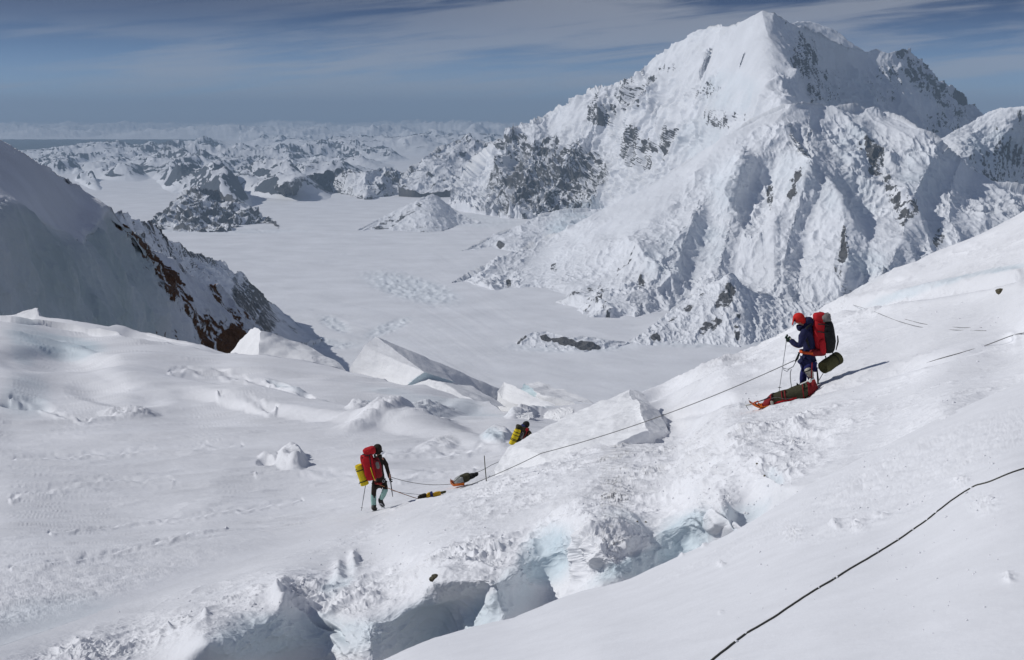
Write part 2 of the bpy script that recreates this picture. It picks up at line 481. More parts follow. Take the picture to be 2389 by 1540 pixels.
# blue grey pyramid behind the foot of the great mountain
layer('pyramid_hill', M_HILL, 930, 1260, 1.3,
      [(930, 432), (955, 400), (1000, 362), (1040, 340), (1075, 325), (1092, 316), (1110, 330), (1140, 338), (1165, 330), (1200, 345), (1260, 350)],
      [(930, 440), (1000, 442), (1260, 446)], 90,
      [(930, 436, 34500), (1000, 362, 37500), (1092, 316, 39500), (1200, 345, 38500), (1260, 350, 38500), (1000, 442, 33800), (1100, 440, 34000), (1260, 440, 34000), (1092, 370, 37800)],
      [([(1092, 316), (1060, 350), (1010, 400), (960, 440)], 26, 60, 26), ([(1092, 316), (1110, 360), (1150, 400)], 18, 20, 30), ([(1165, 330), (1150, 380), (1120, 440)], 20, 30, 22)],
      hill_disp(1300, 210, st=(1.6, 1.2, 0.3)), rock=hill_rock(0.34, 0.9), edge=1.6, back=(8, 0.05, 0.4))

# ------------------------------------------------------------------ the great mountain
def f1_disp(G, U, V, N):
    left = 1 - sstep(1500, 1760, U)
    smooth_crest = blobs(U, V, [(1760, 110, 90, 130, 20, 1.0), (1600, 130, 130, 60, -20, 0.75), (1300, 285, 110, 30, -28, 0.8), (1410, 225, 70, 34, -28, .6),
                                (1480, 470, 160, 26, -24, 0.8), (1600, 400, 120, 40, -40, 0.6), (1900, 265, 80, 20, 0, 0.8), (2040, 135, 110, 26, 0, 0.75)])
    rough = (1 - 0.80 * smooth_crest)
    Gw = G + np.stack([fbm(G, 1200, 3, off=31.0), fbm(G, 1200, 3, off=41.0), fbm(G, 1200, 3, off=51.0)], -1) * 240
    r = ridged(Gw, 1700, 4, 0.48, st=(1.4, 0.9, 0.36), off=1.7) - 0.42
    fl = ridged(Gw, 330, 5, 0.56, st=(1.7, 1.0, 0.14), off=5.2) - 0.45
    b = billow(G, 600, 4, 0.5, off=2.0) - 0.3
    rk = f1_pat(U, V)
    cr = ridged(G, 240, 4, 0.6, st=(1.3, 1, 0.5), off=9.9) - 0.4
    return rough * (r * (430 * left + 260 * (1 - left)) + fl * (140 * left + 60) + b * 30 + (rk * 120 + 22) * cr) + fbm(G, 80, 4) * 3
def f1_pat(U, V):
    return blobs(U, V, [(1245, 400, 70, 95, 20, 0.62), (1330, 410, 80, 75, 0, 0.62), (1180, 430, 50, 70, 0, .5), (1482, 345, 42, 48, 0, 0.5), (1400, 255, 34, 40, 20, 0.55),
                       (1470, 225, 40, 40, 0, 0.42), (1300, 470, 70, 34, 0, 0.5), (1180, 320, 45, 30, 0, 0.5), (1560, 330, 18, 50, 20, 0.35), (1530, 175, 60, 12, -30, .4),
                       (1870, 130, 40, 70, -40, 0.42), (1930, 200, 50, 50, -40, 0.35), (2160, 190, 30, 90, -38, 0.75), (2220, 270, 60, 50, -38, 0.45), (2060, 190, 60, 60, 0, 0.35),
                       (1700, 150, 60, 30, 0, 0.05), (1640, 210, 50, 30, 0, 0.2), (1690, 280, 50, 30, 0, 0.2), (2110, 128, 24, 16, 0, .8), (1820, 60, 20, 40, -30, .4)])
def f1_rock(G, U, V, N):
    st = np.clip(0.62 - N[..., 2], 0, 1)
    pat = f1_pat(U, V)
    return np.clip(pat * (0.44 + fbm(G, 420, 4) * 1.6) + st * 0.7 * sstep(0.03, 0.3, pat) + 0.22 * st, 0, 1)
def ice_pat(lst, lam=500.0):
    def f(G, U, V, N):
        return np.clip(blobs(U, V, lst) * (0.6 + 0.9 * fbm(G, lam, 4, off=7.0)), 0, 1)
    return f
F1_TOP = [(1050, 450), (1100, 400), (1120, 372), (1150, 345), (1180, 318), (1210, 298), (1250, 282), (1290, 262), (1330, 240), (1370, 217), (1410, 203), (1440, 196), (1480, 180),
          (1500, 160), (1530, 132), (1570, 108), (1610, 84), (1650, 66), (1690, 62), (1715, 58), (1745, 42), (1765, 32), (1780, 27), (1800, 30), (1820, 40), (1835, 52), (1860, 64),
          (1900, 82), (1950, 100), (1990, 117), (2020, 122), (2045, 116), (2070, 124), (2100, 116), (2120, 118), (2138, 134), (2160, 158), (2190, 190), (2230, 222), (2260, 245),
          (2283, 268), (2300, 300), (2400, 380), (2480, 440)]
F1_BOT = [(1050, 470), (1130, 492), (1200, 506), (1300, 522), (1400, 530), (1500, 560), (1700, 560), (2480, 560)]
layer('great_mountain', M_MTN, 1050, 2480, 1.5, F1_TOP, F1_BOT, 380,
      [(1050, 450, 31000), (1050, 470, 29500), (1130, 492, 28300), (1200, 506, 27600), (1300, 520, 27200), (1400, 520, 27000), (1180, 318, 31200), (1250, 282, 31500), (1330, 240, 30800),
       (1410, 203, 29800), (1500, 160, 28600), (1570, 108, 27600), (1650, 66, 26600), (1780, 27, 24600), (1780, 100, 23400), (1840, 200, 21700), (1850, 250, 20800), (1700, 150, 24400), (1700, 280, 23000), (1600, 200, 25800), (1600, 350, 24600),
       (1500, 300, 26900), (1500, 450, 25600), (1400, 350, 28600), (1400, 450, 27400), (1280, 400, 29200), (1600, 480, 23500), (1750, 400, 20500), (1960, 240, 25000), (1925, 195, 25600), (1915, 150, 26200), (1990, 117, 28000), (2120, 118, 29200), (2120, 250, 27600), (2283, 268, 31000), (2300, 400, 27000),
       (2480, 440, 29500), (1900, 100, 25300), (2480, 560, 26500), (1800, 560, 20500), (2100, 500, 23500)],
      [([(1775, 20), (1785, 60), (1792, 85), (1815, 120), (1835, 155), (1852, 186), (1850, 212), (1842, 250)], 84, 200, 64),
       ([(1925, 130), (1955, 186), (1975, 215), (1995, 250), (2020, 290)], 34, 70, 42),
       ([(2095, 116), (2113, 130), (2140, 160), (2164, 190), (2200, 240), (2260, 290)], 44, 90, 34),
       ([(1410, 205), (1390, 260), (1350, 330), (1290, 420), (1230, 500)], 54, 76, 44),
       ([(1500, 180), (1500, 260), (1450, 360), (1380, 440), (1340, 510)], 54, 72, 40),
       ([(1630, 190), (1605, 270), (1575, 340), (1520, 410), (1440, 480)], 58, 90, 50),
       ([(1720, 170), (1690, 260), (1640, 350), (1580, 420)], 34, 60, 36),
       ([(1250, 290), (1240, 350), (1200, 430), (1180, 500)], 44, 50, 34), ([(1180, 320), (1160, 400), (1140, 480)], 32, 40, 28)],
      f1_disp, rock=f1_rock, ice=ice_pat([(1700, 215, 70, 50, 0, 0.2), (1640, 330, 60, 60, 0, .15), (1350, 480, 60, 30, 0, .3), (1980, 220, 80, 60, 0, .2)]), edge=2.0, edge_l=34, back=(14, 0.10, 0.55))
# smooth dome behind the summit, and the hump at the right edge
layer('summit_dome', M_MTN, 1840, 2080, 2.0, [(1840, 58), (1862, 51), (1890, 51), (1920, 60), (1950, 74), (1985, 100), (2010, 118), (2080, 170)], [(1840, 180), (2080, 200)], 50,
      [(1840, 58, 30500), (1890, 51, 31500), (1985, 100, 31500), (2080, 170, 31500), (1840, 180, 28000), (2080, 200, 30500), (1950, 180, 28600)], [], hill_disp(900, 60, st=(1, 1, 1)), rock=hill_rock(0, 0.2), back=(8, 0.05, 0.4))
def hump_disp(G, U, V, N):
    return (ridged(G, 420, 5, 0.55, st=(1.2, 1, 0.8), off=4.4) - 0.45) * 95 * sstep(0, 60, V - np.interp(U, [2190, 2245, 2300, 2330, 2480], [320, 297, 265, 253, 246])) + (billow(G, 160, 3) - .3) * 40
layer('snow_hump', M_MTN, 2170, 2500, 1.5, [(2170, 330), (2200, 322), (2225, 305), (2245, 297), (2270, 282), (2300, 265), (2330, 253), (2360, 250), (2420, 246), (2500, 240)],
      [(2170, 420), (2500, 560)], 170,
      [(2170, 330, 21500), (2245, 297, 21600), (2330, 253, 21600), (2500, 240, 21300), (2245, 340, 20900), (2300, 340, 21300), (2330, 300, 21400), (2300, 420, 20800), (2500, 420, 22800), (2500, 560, 22000), (2170, 420, 20000)],
      [([(2160, 350), (2240, 297), (2330, 258), (2500, 245)], 12, 30, 40), ([(2400, 260), (2330, 330), (2290, 420)], 26, 60, 60)],
      hump_disp, rock=hill_rock(0.06, 0.35, [(2320, 380, 60, 60, 0, .25)]), ice=ice_pat([(2320, 350, 70, 50, 0, .3)]), edge=1.0, back=(10, 0.05, 0.4))

def f2_disp(G, U, V, N):
    smooth = blobs(U, V, [(1640, 330, 150, 60, -38, 1.0), (1480, 480, 170, 60, -36, 1.0), (1330, 590, 150, 50, -32, 0.85), (1840, 262, 150, 30, 2, 0.8), (2070, 290, 110, 24, 12, 0.7),
                          (2290, 400, 70, 40, 40, 0.7), (2040, 560, 70, 60, 0, .55), (1280, 660, 80, 40, -10, .5), (1800, 560, 20, 90, 0, .5), (1930, 460, 50, 100, -10, .4)])
    rough = 1 - 0.82 * smooth
    Gw = G + np.stack([fbm(G, 900, 3, off=31.0), fbm(G, 900, 3, off=41.0), fbm(G, 900, 3, off=51.0)], -1) * 190
    r = ridged(Gw, 1250, 4, 0.46, st=(1.35, 0.8, 0.36), off=8.8) - 0.43
    fl = ridged(Gw, 210, 5, 0.55, st=(1.5, 1.0, 0.16), off=2.9) - 0.45
    b = billow(G, 420, 4, 0.5, st=(1, 1, 1.1), off=6.0) - 0.3
    brk = sstep(-0.25, 0.25, fbm(G, 900, 3, off=12.0))
    sm2 = ridged(Gw, 240, 4, 0.6, st=(1.2, 1, 0.9), off=44.0) - 0.42
    terr = billow(G, 130, 4, 0.55, st=(0.5, 0.7, 1.6), off=1.0) - 0.3
    return rough * (r * 170 + fl * (24 + 26 * brk) + b * 26 + sm2 * (8 + 15 * brk)) + terr * (6 + 18 * brk) * (1 - 0.75 * smooth) + fbm(G, 60, 4) * 2.2
def f2_rock(G, U, V, N):
    pat = blobs(U, V, [(2030, 345, 16, 46, -14, 0.75), (2045, 375, 22, 34, 0, 0.7), (2080, 440, 18, 60, -18, 0.68), (2112, 490, 30, 34, -10, 0.6), (1966, 575, 14, 52, 4, 0.85), (1850, 430, 17, 48, 16, 0.82),
                       (1792, 450, 9, 36, 0, 0.6), (2190, 545, 14, 40, 18, 0.6), (1372, 712, 22, 12, -40, 0.5), (1400, 690, 10, 34, 16, 0.6), (1495, 660, 10, 30, 0, 0.6), (1291, 625, 10, 16, 0, 0.6),
                       (1186, 655, 8, 18, 0, 0.75), (1345, 690, 20, 14, -30, 0.55), (1415, 725, 12, 14, 0, 0.6), (2000, 340, 16, 24, 0, .4), (1700, 650, 20, 30, 0, .25), (1600, 560, 40, 60, 0, .12), (1750, 520, 30, 60, 0, .2),
                       (1450, 610, 60, 12, -40, .35), (1385, 655, 50, 14, -30, .35), (1960, 640, 10, 20, 0, .5)])
    st = np.clip(0.62 - N[..., 2], 0, 1)
    return np.clip(pat * (0.95 + 0.6 * fbm(G, 300, 3)) + 0.36 * st, 0, 1)
F2_TOP = [(1060, 661), (1080, 648), (1110, 632), (1150, 612), (1200, 592), (1260, 562), (1320, 535), (1380, 505), (1440, 472), (1500, 440), (1560, 405), (1620, 365), (1680, 325), (1740, 288), (1790, 262),
          (1830, 246), (1870, 242), (1910, 246), (1960, 250), (2010, 252), (2060, 262), (2100, 276), (2140, 300), (2180, 315), (2188, 330), (2205, 352), (2240, 375), (2270, 398), (2310, 422), (2362, 436), (2500, 470)]
F2_BOT = [(1060, 662), (1120, 668), (1180, 686), (1260, 704), (1350, 735), (1450, 738), (1560, 760), (1700, 770), (1900, 790), (2500, 800)]
layer('mountain_buttress', M_MTN, 1060, 2500, 1.4, F2_TOP, F2_BOT, 400,
      [(1060, 650, 17000), (1060, 662, None), (1120, 668, None), (1180, 686, None), (1260, 704, 15700), (1350, 735, None), (1450, 738, 14100), (1560, 755, 14000), (1700, 765, 14000), (1900, 790, 14100), (2500, 800, 14200),
       (1200, 590, 17900), (1320, 535, 18200), (1440, 472, 18400), (1560, 405, 18600), (1680, 325, 18700), (1790, 262, 18900), (1870, 242, 18900), (2010, 252, 19100), (2100, 276, 19100), (2188, 325, 18500), (2270, 398, 18300), (2362, 436, 18100), (2500, 470, 18000),
       (1500, 560, 16600), (1700, 470, 17000), (1700, 620, 15600), (1900, 420, 17000), (1900, 600, 15500), (2100, 450, 17000), (2100, 600, 15400), (2300, 600, 15600), (1400, 640, 16000), (1600, 660, 15200), (2400, 560, 16500)],
      [([(1850, 240), (1790, 300), (1714, 377), (1650, 450), (1590, 520), (1545, 600), (1500, 700)], 80, 260, 70),
       ([(1888, 330), (1886, 377), (1874, 440), (1850, 500), (1830, 600), (1822, 680)], 50, 80, 40),
       ([(1806, 495), (1804, 560), (1806, 660)], 14, 22, 16),
       ([(1900, 370), (1935, 411), (1958, 470), (1975, 530), (1978, 590), (1968, 650)], 90, 120, 46),
       ([(2010, 300), (2030, 330), (2075, 400), (2110, 470)], 14, 30, 30),
       ([(2150, 305), (2182, 330), (2180, 360), (2150, 420), (2120, 480), (2105, 560), (2070, 620)], 74, 110, 54),
       ([(2240, 380), (2222, 440), (2218, 500), (2236, 540), (2240, 600)], 48, 60, 36),
       ([(1730, 380), (1716, 440), (1700, 520), (1680, 600), (1660, 680)], 40, 50, 36),
       ([(1620, 490), (1600, 560), (1580, 640), (1560, 720)], 20, 40, 36),
       ([(1180, 600), (1240, 650), (1300, 700)], 10, 40, 60), ([(1380, 520), (1400, 600), (1390, 690)], 12, 50, 40), ([(1480, 560), (1450, 640), (1430, 720)], 16, 40, 34)],
      f2_disp, rock=f2_rock, ice=ice_pat([(1560, 600, 60, 70, 0, .13), (1700, 430, 60, 70, 0, 0.16), (2000, 340, 60, 50, 0, 0.2), (2150, 400, 60, 60, 0, .16), (1850, 400, 60, 60, 0, .13), (2020, 610, 60, 30, 0, 0.22), (1980, 450, 80, 60, 0, .13), (1640, 560, 60, 60, 0, .13)], 300),
      edge=1.5, edge_l=30, back=(12, 0.08, 0.5))

# ------------------------------------------------------------------ low hills on the ice in front of the mountain
layer('pale_hill', M_HILL, 828, 1120, 1.3, [(828, 541), (845, 532), (900, 502), (955, 476), (985, 462), (1008, 453), (1026, 462), (1040, 474), (1062, 492), (1090, 508), (1120, 516)],
      [(828, 543), (900, 546), (960, 548), (1030, 540), (1060, 528), (1120, 520)], 80,
      [(828, 541, None), (900, 546, 24000), (960, 548, 23800), (1030, 540, 24300), (1060, 528, None), (1120, 518, 26000), (900, 502, 25500), (1008, 453, 26900), (1008, 500, 25200), (1040, 474, 26800), (1090, 508, 26300)],
      [([(1008, 450), (1030, 490), (1050, 530)], 28, 110, 20)], hill_disp(420, 34, st=(2.2, 1, 0.5)), rock=hill_rock(0.02, 0.35, [(900, 525, 70, 14, -30, 0.5), (960, 490, 40, 10, -35, 0.45), (1000, 535, 60, 10, 0, .3)], 300), edge=0.8, back=(8, 0.03, 0.4))
layer('low_spur', M_HILL, 1080, 1470, 1.3, [(1080, 586), (1120, 566), (1150, 550), (1200, 530), (1240, 512), (1262, 502), (1300, 492), (1350, 490), (1400, 489), (1425, 496), (1445, 508), (1470, 512)],
      [(1080, 588), (1140, 592), (1250, 596), (1470, 610)], 110,
      [(1080, 586, None), (1140, 592, 20600), (1250, 596, 20400), (1470, 610, 20000), (1200, 530, 22600), (1300, 492, 23600), (1400, 489, 24000), (1470, 512, 23600), (1200, 560, 21400), (1350, 540, 21800)],
      [([(1262, 500), (1240, 540), (1210, 580)], 22, 60, 26), ([(1300, 492), (1310, 530), (1330, 570)], 12, 30, 30), ([(1400, 489), (1370, 540), (1340, 580)], 12, 30, 30)],
      hill_disp(600, 70, st=(1.6, 1, 0.5)), rock=hill_rock(0.0, 0.35, [(1168, 572, 12, 7, 0, 0.8), (1330, 500, 60, 10, 0, .3), (1430, 500, 30, 8, -30, 0.5)], 400), ice=ice_pat([(1340, 530, 70, 40, 0, .4)], 300), edge=1.0, back=(8, 0.04, 0.4))
layer('rocky_spur', M_HILL, 1460, 1960, 1.2, [(1460, 800), (1490, 784), (1520, 760), (1560, 728), (1600, 698), (1640, 670), (1680, 648), (1700, 637), (1712, 640), (1730, 664), (1760, 684), (1800, 690), (1850, 705), (1900, 705), (1960, 700)],
      [(1460, 802), (1530, 808), (1600, 815), (1700, 830), (1960, 860)], 150,
      [(1460, 800, None), (1530, 808, None), (1600, 815, 12100), (1700, 830, 11900), (1960, 860, 11500), (1560, 728, 13200), (1640, 670, 13700), (1700, 637, 13900), (1700, 740, 12700), (1800, 690, 13900), (1960, 700, 13800), (1800, 780, 12600), (1600, 760, 12700)],
      [([(1704, 634), (1722, 680), (1735, 740), (1740, 800)], 26, 60, 18), ([(1704, 634), (1650, 690), (1590, 740), (1530, 785), (1500, 806)], 18, 46, 22), ([(1700, 650), (1660, 720), (1610, 790)], 12, 26, 22), ([(1780, 690), (1780, 780)], 8, 18, 14)],
      hill_disp(240, 30, st=(2.6, 1.0, 0.12)), rock=hill_rock(0.0, 0.3, [(1690, 700, 22, 54, 30, 0.62), (1655, 760, 40, 18, -30, 0.5), (1560, 745, 60, 10, -38, 0.45), (1530, 790, 16, 16, 0, 0.7), (1720, 760, 10, 40, 0, .5), (1620, 705, 70, 8, -38, .5)], 200), edge=1.2, edge_l=18, back=(8, 0.03, 0.5))
layer('moraine_hill', M_HILL, 1180, 1540, 1.2, [(1180, 806), (1205, 798), (1222, 784), (1240, 776), (1275, 774), (1300, 780), (1330, 787), (1360, 786), (1400, 790), (1440, 797), (1500, 803), (1540, 806)],
      [(1180, 808), (1230, 813), (1300, 816), (1360, 820), (1420, 815), (1540, 808)], 50,
      [(1180, 806, None), (1230, 813, None), (1360, 820, 11800), (1540, 808, None), (1240, 776, 12350), (1300, 780, 12300), (1400, 790, 12200), (1500, 803, 12250)],
      [([(1235, 776), (1215, 800)], 6, 14, 10), ([(1290, 776), (1345, 792), (1400, 800)], 7, 12, 9)], hill_disp(160, 22, st=(1.5, 1, 0.6)),
      rock=hill_rock(0, 0.1, [(1272, 788, 16, 9, 20, 1.0), (1320, 797, 40, 10, 12, 1.0), (1368, 806, 38, 12, 8, 1.1), (1216, 794, 18, 4, -40, 0.8)], 200), edge=0.8, edge_l=14, back=(6, 0.03, 0.4))

# ------------------------------------------------------------------ near ridges on the left
M_RIDGE = snow_mat('ridge_snow', 6.0, 0.4, rockscale=45.0, rock_a=(0.04, 0.038, 0.036), rock_b=(0.13, 0.12, 0.11), stretch=(1, 1, 0.6))
M_CLIFF = snow_mat('cliff_snow', 0.8, 0.9, rockscale=5.0, rock_a=(0.018, 0.013, 0.010), rock_b=(0.27, 0.13, 0.065), icec=(0.46, 0.53, 0.54), stretch=(1, 1, 0.9), tint=0.05)
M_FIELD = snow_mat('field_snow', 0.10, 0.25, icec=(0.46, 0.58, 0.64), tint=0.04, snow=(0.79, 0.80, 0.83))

def far_ridge_disp(G, U, V, N):
    sm = blobs(U, V, [(680, 760, 90, 40, 30, 0.8), (520, 700, 30, 60, 0, 0.4)])
    return (1 - 0.8 * sm) * ((ridged(G, 420, 6, 0.55, st=(1.2, 0.8, 0.8), off=3.0) - 0.45) * 60 + (billow(G, 120, 4) - 0.3) * 14)
layer('rocky_ridge', M_RIDGE, 225, 748, 1.3,
      [(225, 478), (262, 500), (275, 493), (290, 500), (330, 521), (352, 520), (370, 540), (400, 560), (440, 583), (480, 600), (520, 612), (545, 640), (556, 634), (580, 660), (610, 690), (640, 712), (670, 738), (700, 762), (722, 775), (735, 786), (748, 791)],
      [(225, 800), (560, 812), (700, 800), (748, 793)], 260,
      [(225, 478, 4200), (330, 521, 6000), (480, 598, 11200), (556, 634, 13600), (640, 712, 14200), (720, 776, 12900), (748, 792, 12380), (735, 796, 12200), (650, 800, 10800), (560, 812, 8600), (225, 800, 2600), (400, 700, 5000), (520, 700, 8000), (600, 760, 10200)],
      [([(556, 630), (585, 700), (600, 780)], 60, 60, 110), ([(520, 610), (515, 680), (530, 760)], 30, 60, 40), ([(440, 580), (450, 650), (480, 720)], 30, 50, 50), ([(352, 518), (380, 570), (400, 640)], 24, 40, 60)],
      far_ridge_disp, rock=hill_rock(0.04, 0.5, [(590, 690, 50, 50, 40, 0.62), (610, 740, 46, 50, 30, 0.5), (360, 540, 50, 10, 35, 0.5), (470, 600, 60, 10, 30, 0.45), (660, 750, 60, 8, 40, .4)], 260),
      edge=2.5, edge_l=30, back=(10, 0.10, 0.5))

# the shaded wall above the snow field
def cliff_disp(G, U, V, N):
    rk = cliff_pat(U, V)
    low = sstep(-30, 40, V - np.interp(U, [0, 26, 100, 190, 215, 260, 300], [470, 480, 520, 560, 530, 495, 480]))
    return low * (fbm(G, 46, 6, 0.52, st=(1, 1, 0.7), off=2.0) * 6.5 + (ridged(G, 34, 5, 0.6, st=(1, 1, 1), off=23.0) - .45) * 2.6 + (ridged(G, 16, 4, off=5.0) - 0.45) * 0.9) + rk * ((ridged(G, 22, 6, 0.6, off=1.0) - 0.35) * 5.0) + fbm(G, 60, 3) * 0.8
def cliff_pat(U, V):
    return blobs(U, V, [(300, 555, 14, 60, -33, 0.7), (345, 610, 26, 56, -30, 0.9), (385, 668, 30, 60, -34, 0.85), (430, 720, 26, 70, -38, 0.75), (490, 770, 40, 60, -40, 0.8), (545, 790, 46, 34, 0, 1.0),
                        (508, 690, 16, 56, -30, 0.95), (548, 740, 18, 46, -30, 0.8), (440, 635, 26, 12, 40, 0.6), (420, 790, 60, 24, 20, 0.45), (470, 800, 40, 24, 20, 0.6), (555, 812, 60, 20, 0, 1.0),
                        (160, 420, 60, 5, 34, 0.5), (100, 385, 30, 4, 36, .4)])
def cliff_rock(G, U, V, N):
    p = cliff_pat(U, V)
    return np.clip(p * (0.80 + 0.6 * fbm(G, 12, 3, off=3)), 0, 1)
def cliff_ice(G, U, V, N):
    low = sstep(-10, 20, V - np.interp(U, [0, 26, 60, 100, 150, 190, 215, 235, 262], [480, 480, 490, 520, 548, 565, 535, 512, 496]))
    right = 1 - sstep(0, 90, U - np.interp(V, [490, 600, 700, 800], [255, 300, 330, 360]))
    return np.clip(low * right * (0.75 + 0.8 * fbm(G, 30, 4, off=9)), 0, 1)
def cliff_depth(U, V, D):
    # overhanging snow crust ends in a step above the bare ice
    e = V - np.interp(U, [0, 26, 60, 100, 150, 180, 190, 198, 215, 235, 262, 300], [474, 478, 490, 520, 548, 560, 582, 556, 540, 512, 496, 440])
    return D * (1 + 0.012 * sstep(-1, 5, e) * (1 - sstep(205, 262, U)))
layer('ice_cliff', M_CLIFF, -70, 640, 1.3,
      [(-70, 280), (0, 326), (26, 340), (60, 362), (100, 386), (130, 405), (165, 425), (200, 448), (235, 470), (262, 490), (268, 508), (285, 530), (310, 548), (345, 575), (380, 592), (420, 625), (450, 645), (480, 668), (505, 665), (530, 690), (560, 735), (600, 775), (640, 800)],
      [(-70, 800), (200, 800), (400, 860), (640, 880)], 330,
      [(-70, 280, 285), (26, 340, 300), (100, 386, 318), (165, 425, 340), (262, 490, 341), (26, 478, 215), (190, 570, 262), (262, 500, 338), (100, 450, 276), (180, 500, 306), (345, 575, 430), (450, 645, 490), (560, 735, 520), (640, 800, 540), (640, 880, 500), (400, 860, 330), (200, 800, 225), (-70, 800, 150), (26, 650, 190), (200, 680, 245), (300, 650, 300), (400, 720, 370), (500, 780, 440)],
      [([(500, 665), (560, 770), (590, 840)], 18, 40, 40), ([(60, 540), (90, 640), (130, 760)], 24, 70, 60), ([(215, 540), (230, 600), (220, 700), (240, 800)], 18, 40, 50)],
      cliff_disp, rock=cliff_rock, ice=cliff_ice, edge=2.0, edge_l=26, depth_fn=cliff_depth, back=(10, 0.25, 0.5))

# ------------------------------------------------------------------ the snow field the party crosses
def wind(G, amp, lam, ang, off=0.0, thr=0.0, octs=5):
    """sastrugi: long low ripples cut by the wind, direction ang in the ground plane"""
    c, s = math.cos(ang), math.sin(ang)
    Q = np.stack([(G[..., 0] * c + G[..., 1] * s), (-G[..., 0] * s + G[..., 1] * c), G[..., 2]], -1)
    n = ridged(Q, lam, octs, 0.55, st=(0.28, 1.0, 0.3), off=off)
    return amp * np.clip(n - thr, 0, 1)
FIELD_CTRL = [(-80, 1560, 21), (26, 1500, 23.5), (400, 1560, 21.5), (300, 1400, 28), (26, 1300, 33), (500, 1330, 31.5), (700, 1262, 35), (880, 1197, 38), (1130, 1120, 42), (26, 1150, 45), (500, 1150, 45), (900, 1080, 50), (1200, 1050, 52),
              (26, 1000, 68), (300, 1020, 64), (600, 1020, 63), (900, 1000, 66), (1200, 985, 70), (1450, 990, 66), (26, 900, 84), (300, 900, 86), (600, 900, 88), (26, 745, 128), (300, 788, 122), (520, 828, 112), (800, 872, 99), (1000, 915, 90), (1110, 943, 86), (1280, 958, 84), (1450, 950, 84), (1600, 1100, 45), (2000, 1300, 30), (-80, 735, 132), (150, 835, 108), (450, 960, 76)]
FIELD_F = tps(FIELD_CTRL)
def field_disp(G, U, V, N):
    k = np.clip(G[..., 1] / 60.0, 0.4, 1.6)
    fine = np.clip(1.5 - G[..., 1] / 62.0, 0.0, 1)
    d = fbm(G, 26, 4, 0.5, st=(0.8, 1.2, 1), off=1.5) * 0.80 * k
    d = d + (wind(G, 0.30, 7.0, 0.25, 2.0, 0.42, 3) + wind(G, 0.40, 15.0, 0.20, 12.0, 0.42, 3) * sstep(45, 80, G[..., 1])) * k + wind(G, 0.30, 2.6, 0.30, 5.0, 0.46, 3) * k * (0.05 + 0.95 * fine) + wind(G, 0.16, 1.2, 0.40, 15.0, 0.48, 3) * k * fine
    d = d + fbm(G, 1.1, 4, 0.6, off=3.0) * 0.030 * fine
    near = sstep(1180, 1460, V) * (1 - sstep(600, 900, U))
    d = d + near * (billow(G, 0.8, 5, 0.62) - 0.3) * 0.11
    # swells, steps and broken blocks on the field
    sw = [(700, 960, 430, 22, 10, 0.55), (950, 985, 160, 18, -12, 0.30), (280, 925, 110, 22, 6, -0.3), (110, 850, 150, 30, 4, -0.6)]
    for (cu, cv, ru, rv, a, val) in sw:
        d = d + val * (blobs(U, V, [(cu, cv, ru, rv, a, 1.0)]))
    lump = blobs(U, V, [(680, 1080, 34, 20, 0, 1.0), (630, 1076, 26, 8, 0, .5), (300, 965, 66, 13, 0, 0.8), (850, 972, 40, 13, -8, 0.9), (960, 972, 70, 20, -10, 0.85), (930, 990, 120, 12, -14, .7), (1215, 972, 34, 10, -10, 0.9), (1160, 1026, 34, 12, -6, .7), (1020, 1044, 46, 9, -4, .5), (660, 910, 60, 10, 20, .4), (1000, 1000, 60, 10, -6, .5)])
    d = d + lump * (0.34 + (billow(G, 1.6, 4, 0.5, off=7) - 0.3) * 0.5)
    hollow = blobs(U, V, [(60, 938, 60, 12, 8, 1.0), (670, 912, 60, 7, 22, .8), (560, 885, 60, 4, 10, .5), (150, 812, 90, 7, 12, 0.8), (110, 790, 60, 5, 14, 0.8), (620, 1086, 20, 6, 0, .4)])
    d = d - hollow * (0.45 + 1.6 * (ridged(G, 7, 2, 0.5, st=(.5, 1, 1), off=81.0) - 0.4))
    for pts, w, dep in [([(1040, 896), (1130, 935), (1260, 960)], 5, .5), ([(520, 942), (600, 962), (640, 968)], 4, .6), ([(40, 1080), (300, 1065), (560, 1050)], 4, .25), ([(600, 1110), (700, 1098), (860, 1112), (1100, 1090)], 5, .35),
                        ([(30, 1160), (240, 1130), (400, 1128)], 4, .25), ([(120, 1240), (400, 1205), (700, 1160)], 3, .2), ([(30, 1330), (260, 1300), (520, 1230)], 4, .25), ([(400, 880), (500, 880), (620, 905)], 4, .4), ([(30, 930), (200, 990), (330, 965)], 4, .4), ([(900, 1060), (1080, 1058), (1190, 1030)], 4, .3)]:
        q, s = polydist(U, V, pts)
        wob = fbm(np.stack([U, V, V * 0], -1), 60, 3) * 14
        sq = q * s + wob
        d = d + dep * 0.22 * (np.exp(-((sq + w) / w) ** 2) - np.exp(-((sq - w) / w) ** 2)) * (0.5 + 0.5 * sstep(-.2, .2, fbm(G, 14, 3, off=6)))
    e = np.abs(V - np.interp(U, [-80, 100, 300, 500, 700, 840, 880, 920], [1530, 1470, 1400, 1330, 1262, 1214, 1198, 1186]))
    return d * (1 - (1 - sstep(0, 50, e)) * (1 - sstep(800, 960, U)))
def field_ice(G, U, V, N):
    p = blobs(U, V, [(130, 800, 120, 30, 10, 0.75), (60, 790, 40, 60, 0, .4), (60, 930, 60, 50, 0, 0.30), (760, 830, 60, 12, 20, 0.5), (1010, 945, 180, 12, 10, 0.35), (1250, 955, 60, 8, 0, .4), (1150, 1030, 30, 8, 0, 0.6), (670, 912, 50, 8, 20, 0.4), (860, 965, 26, 10, 0, .25), (1000, 965, 160, 30, 0, 0.15), (100, 1460, 200, 60, -10, .2)])
    return np.clip(p * (0.8 + 0.9 * fbm(G, 6, 4, st=(.4, 1, 1))), 0, 1)
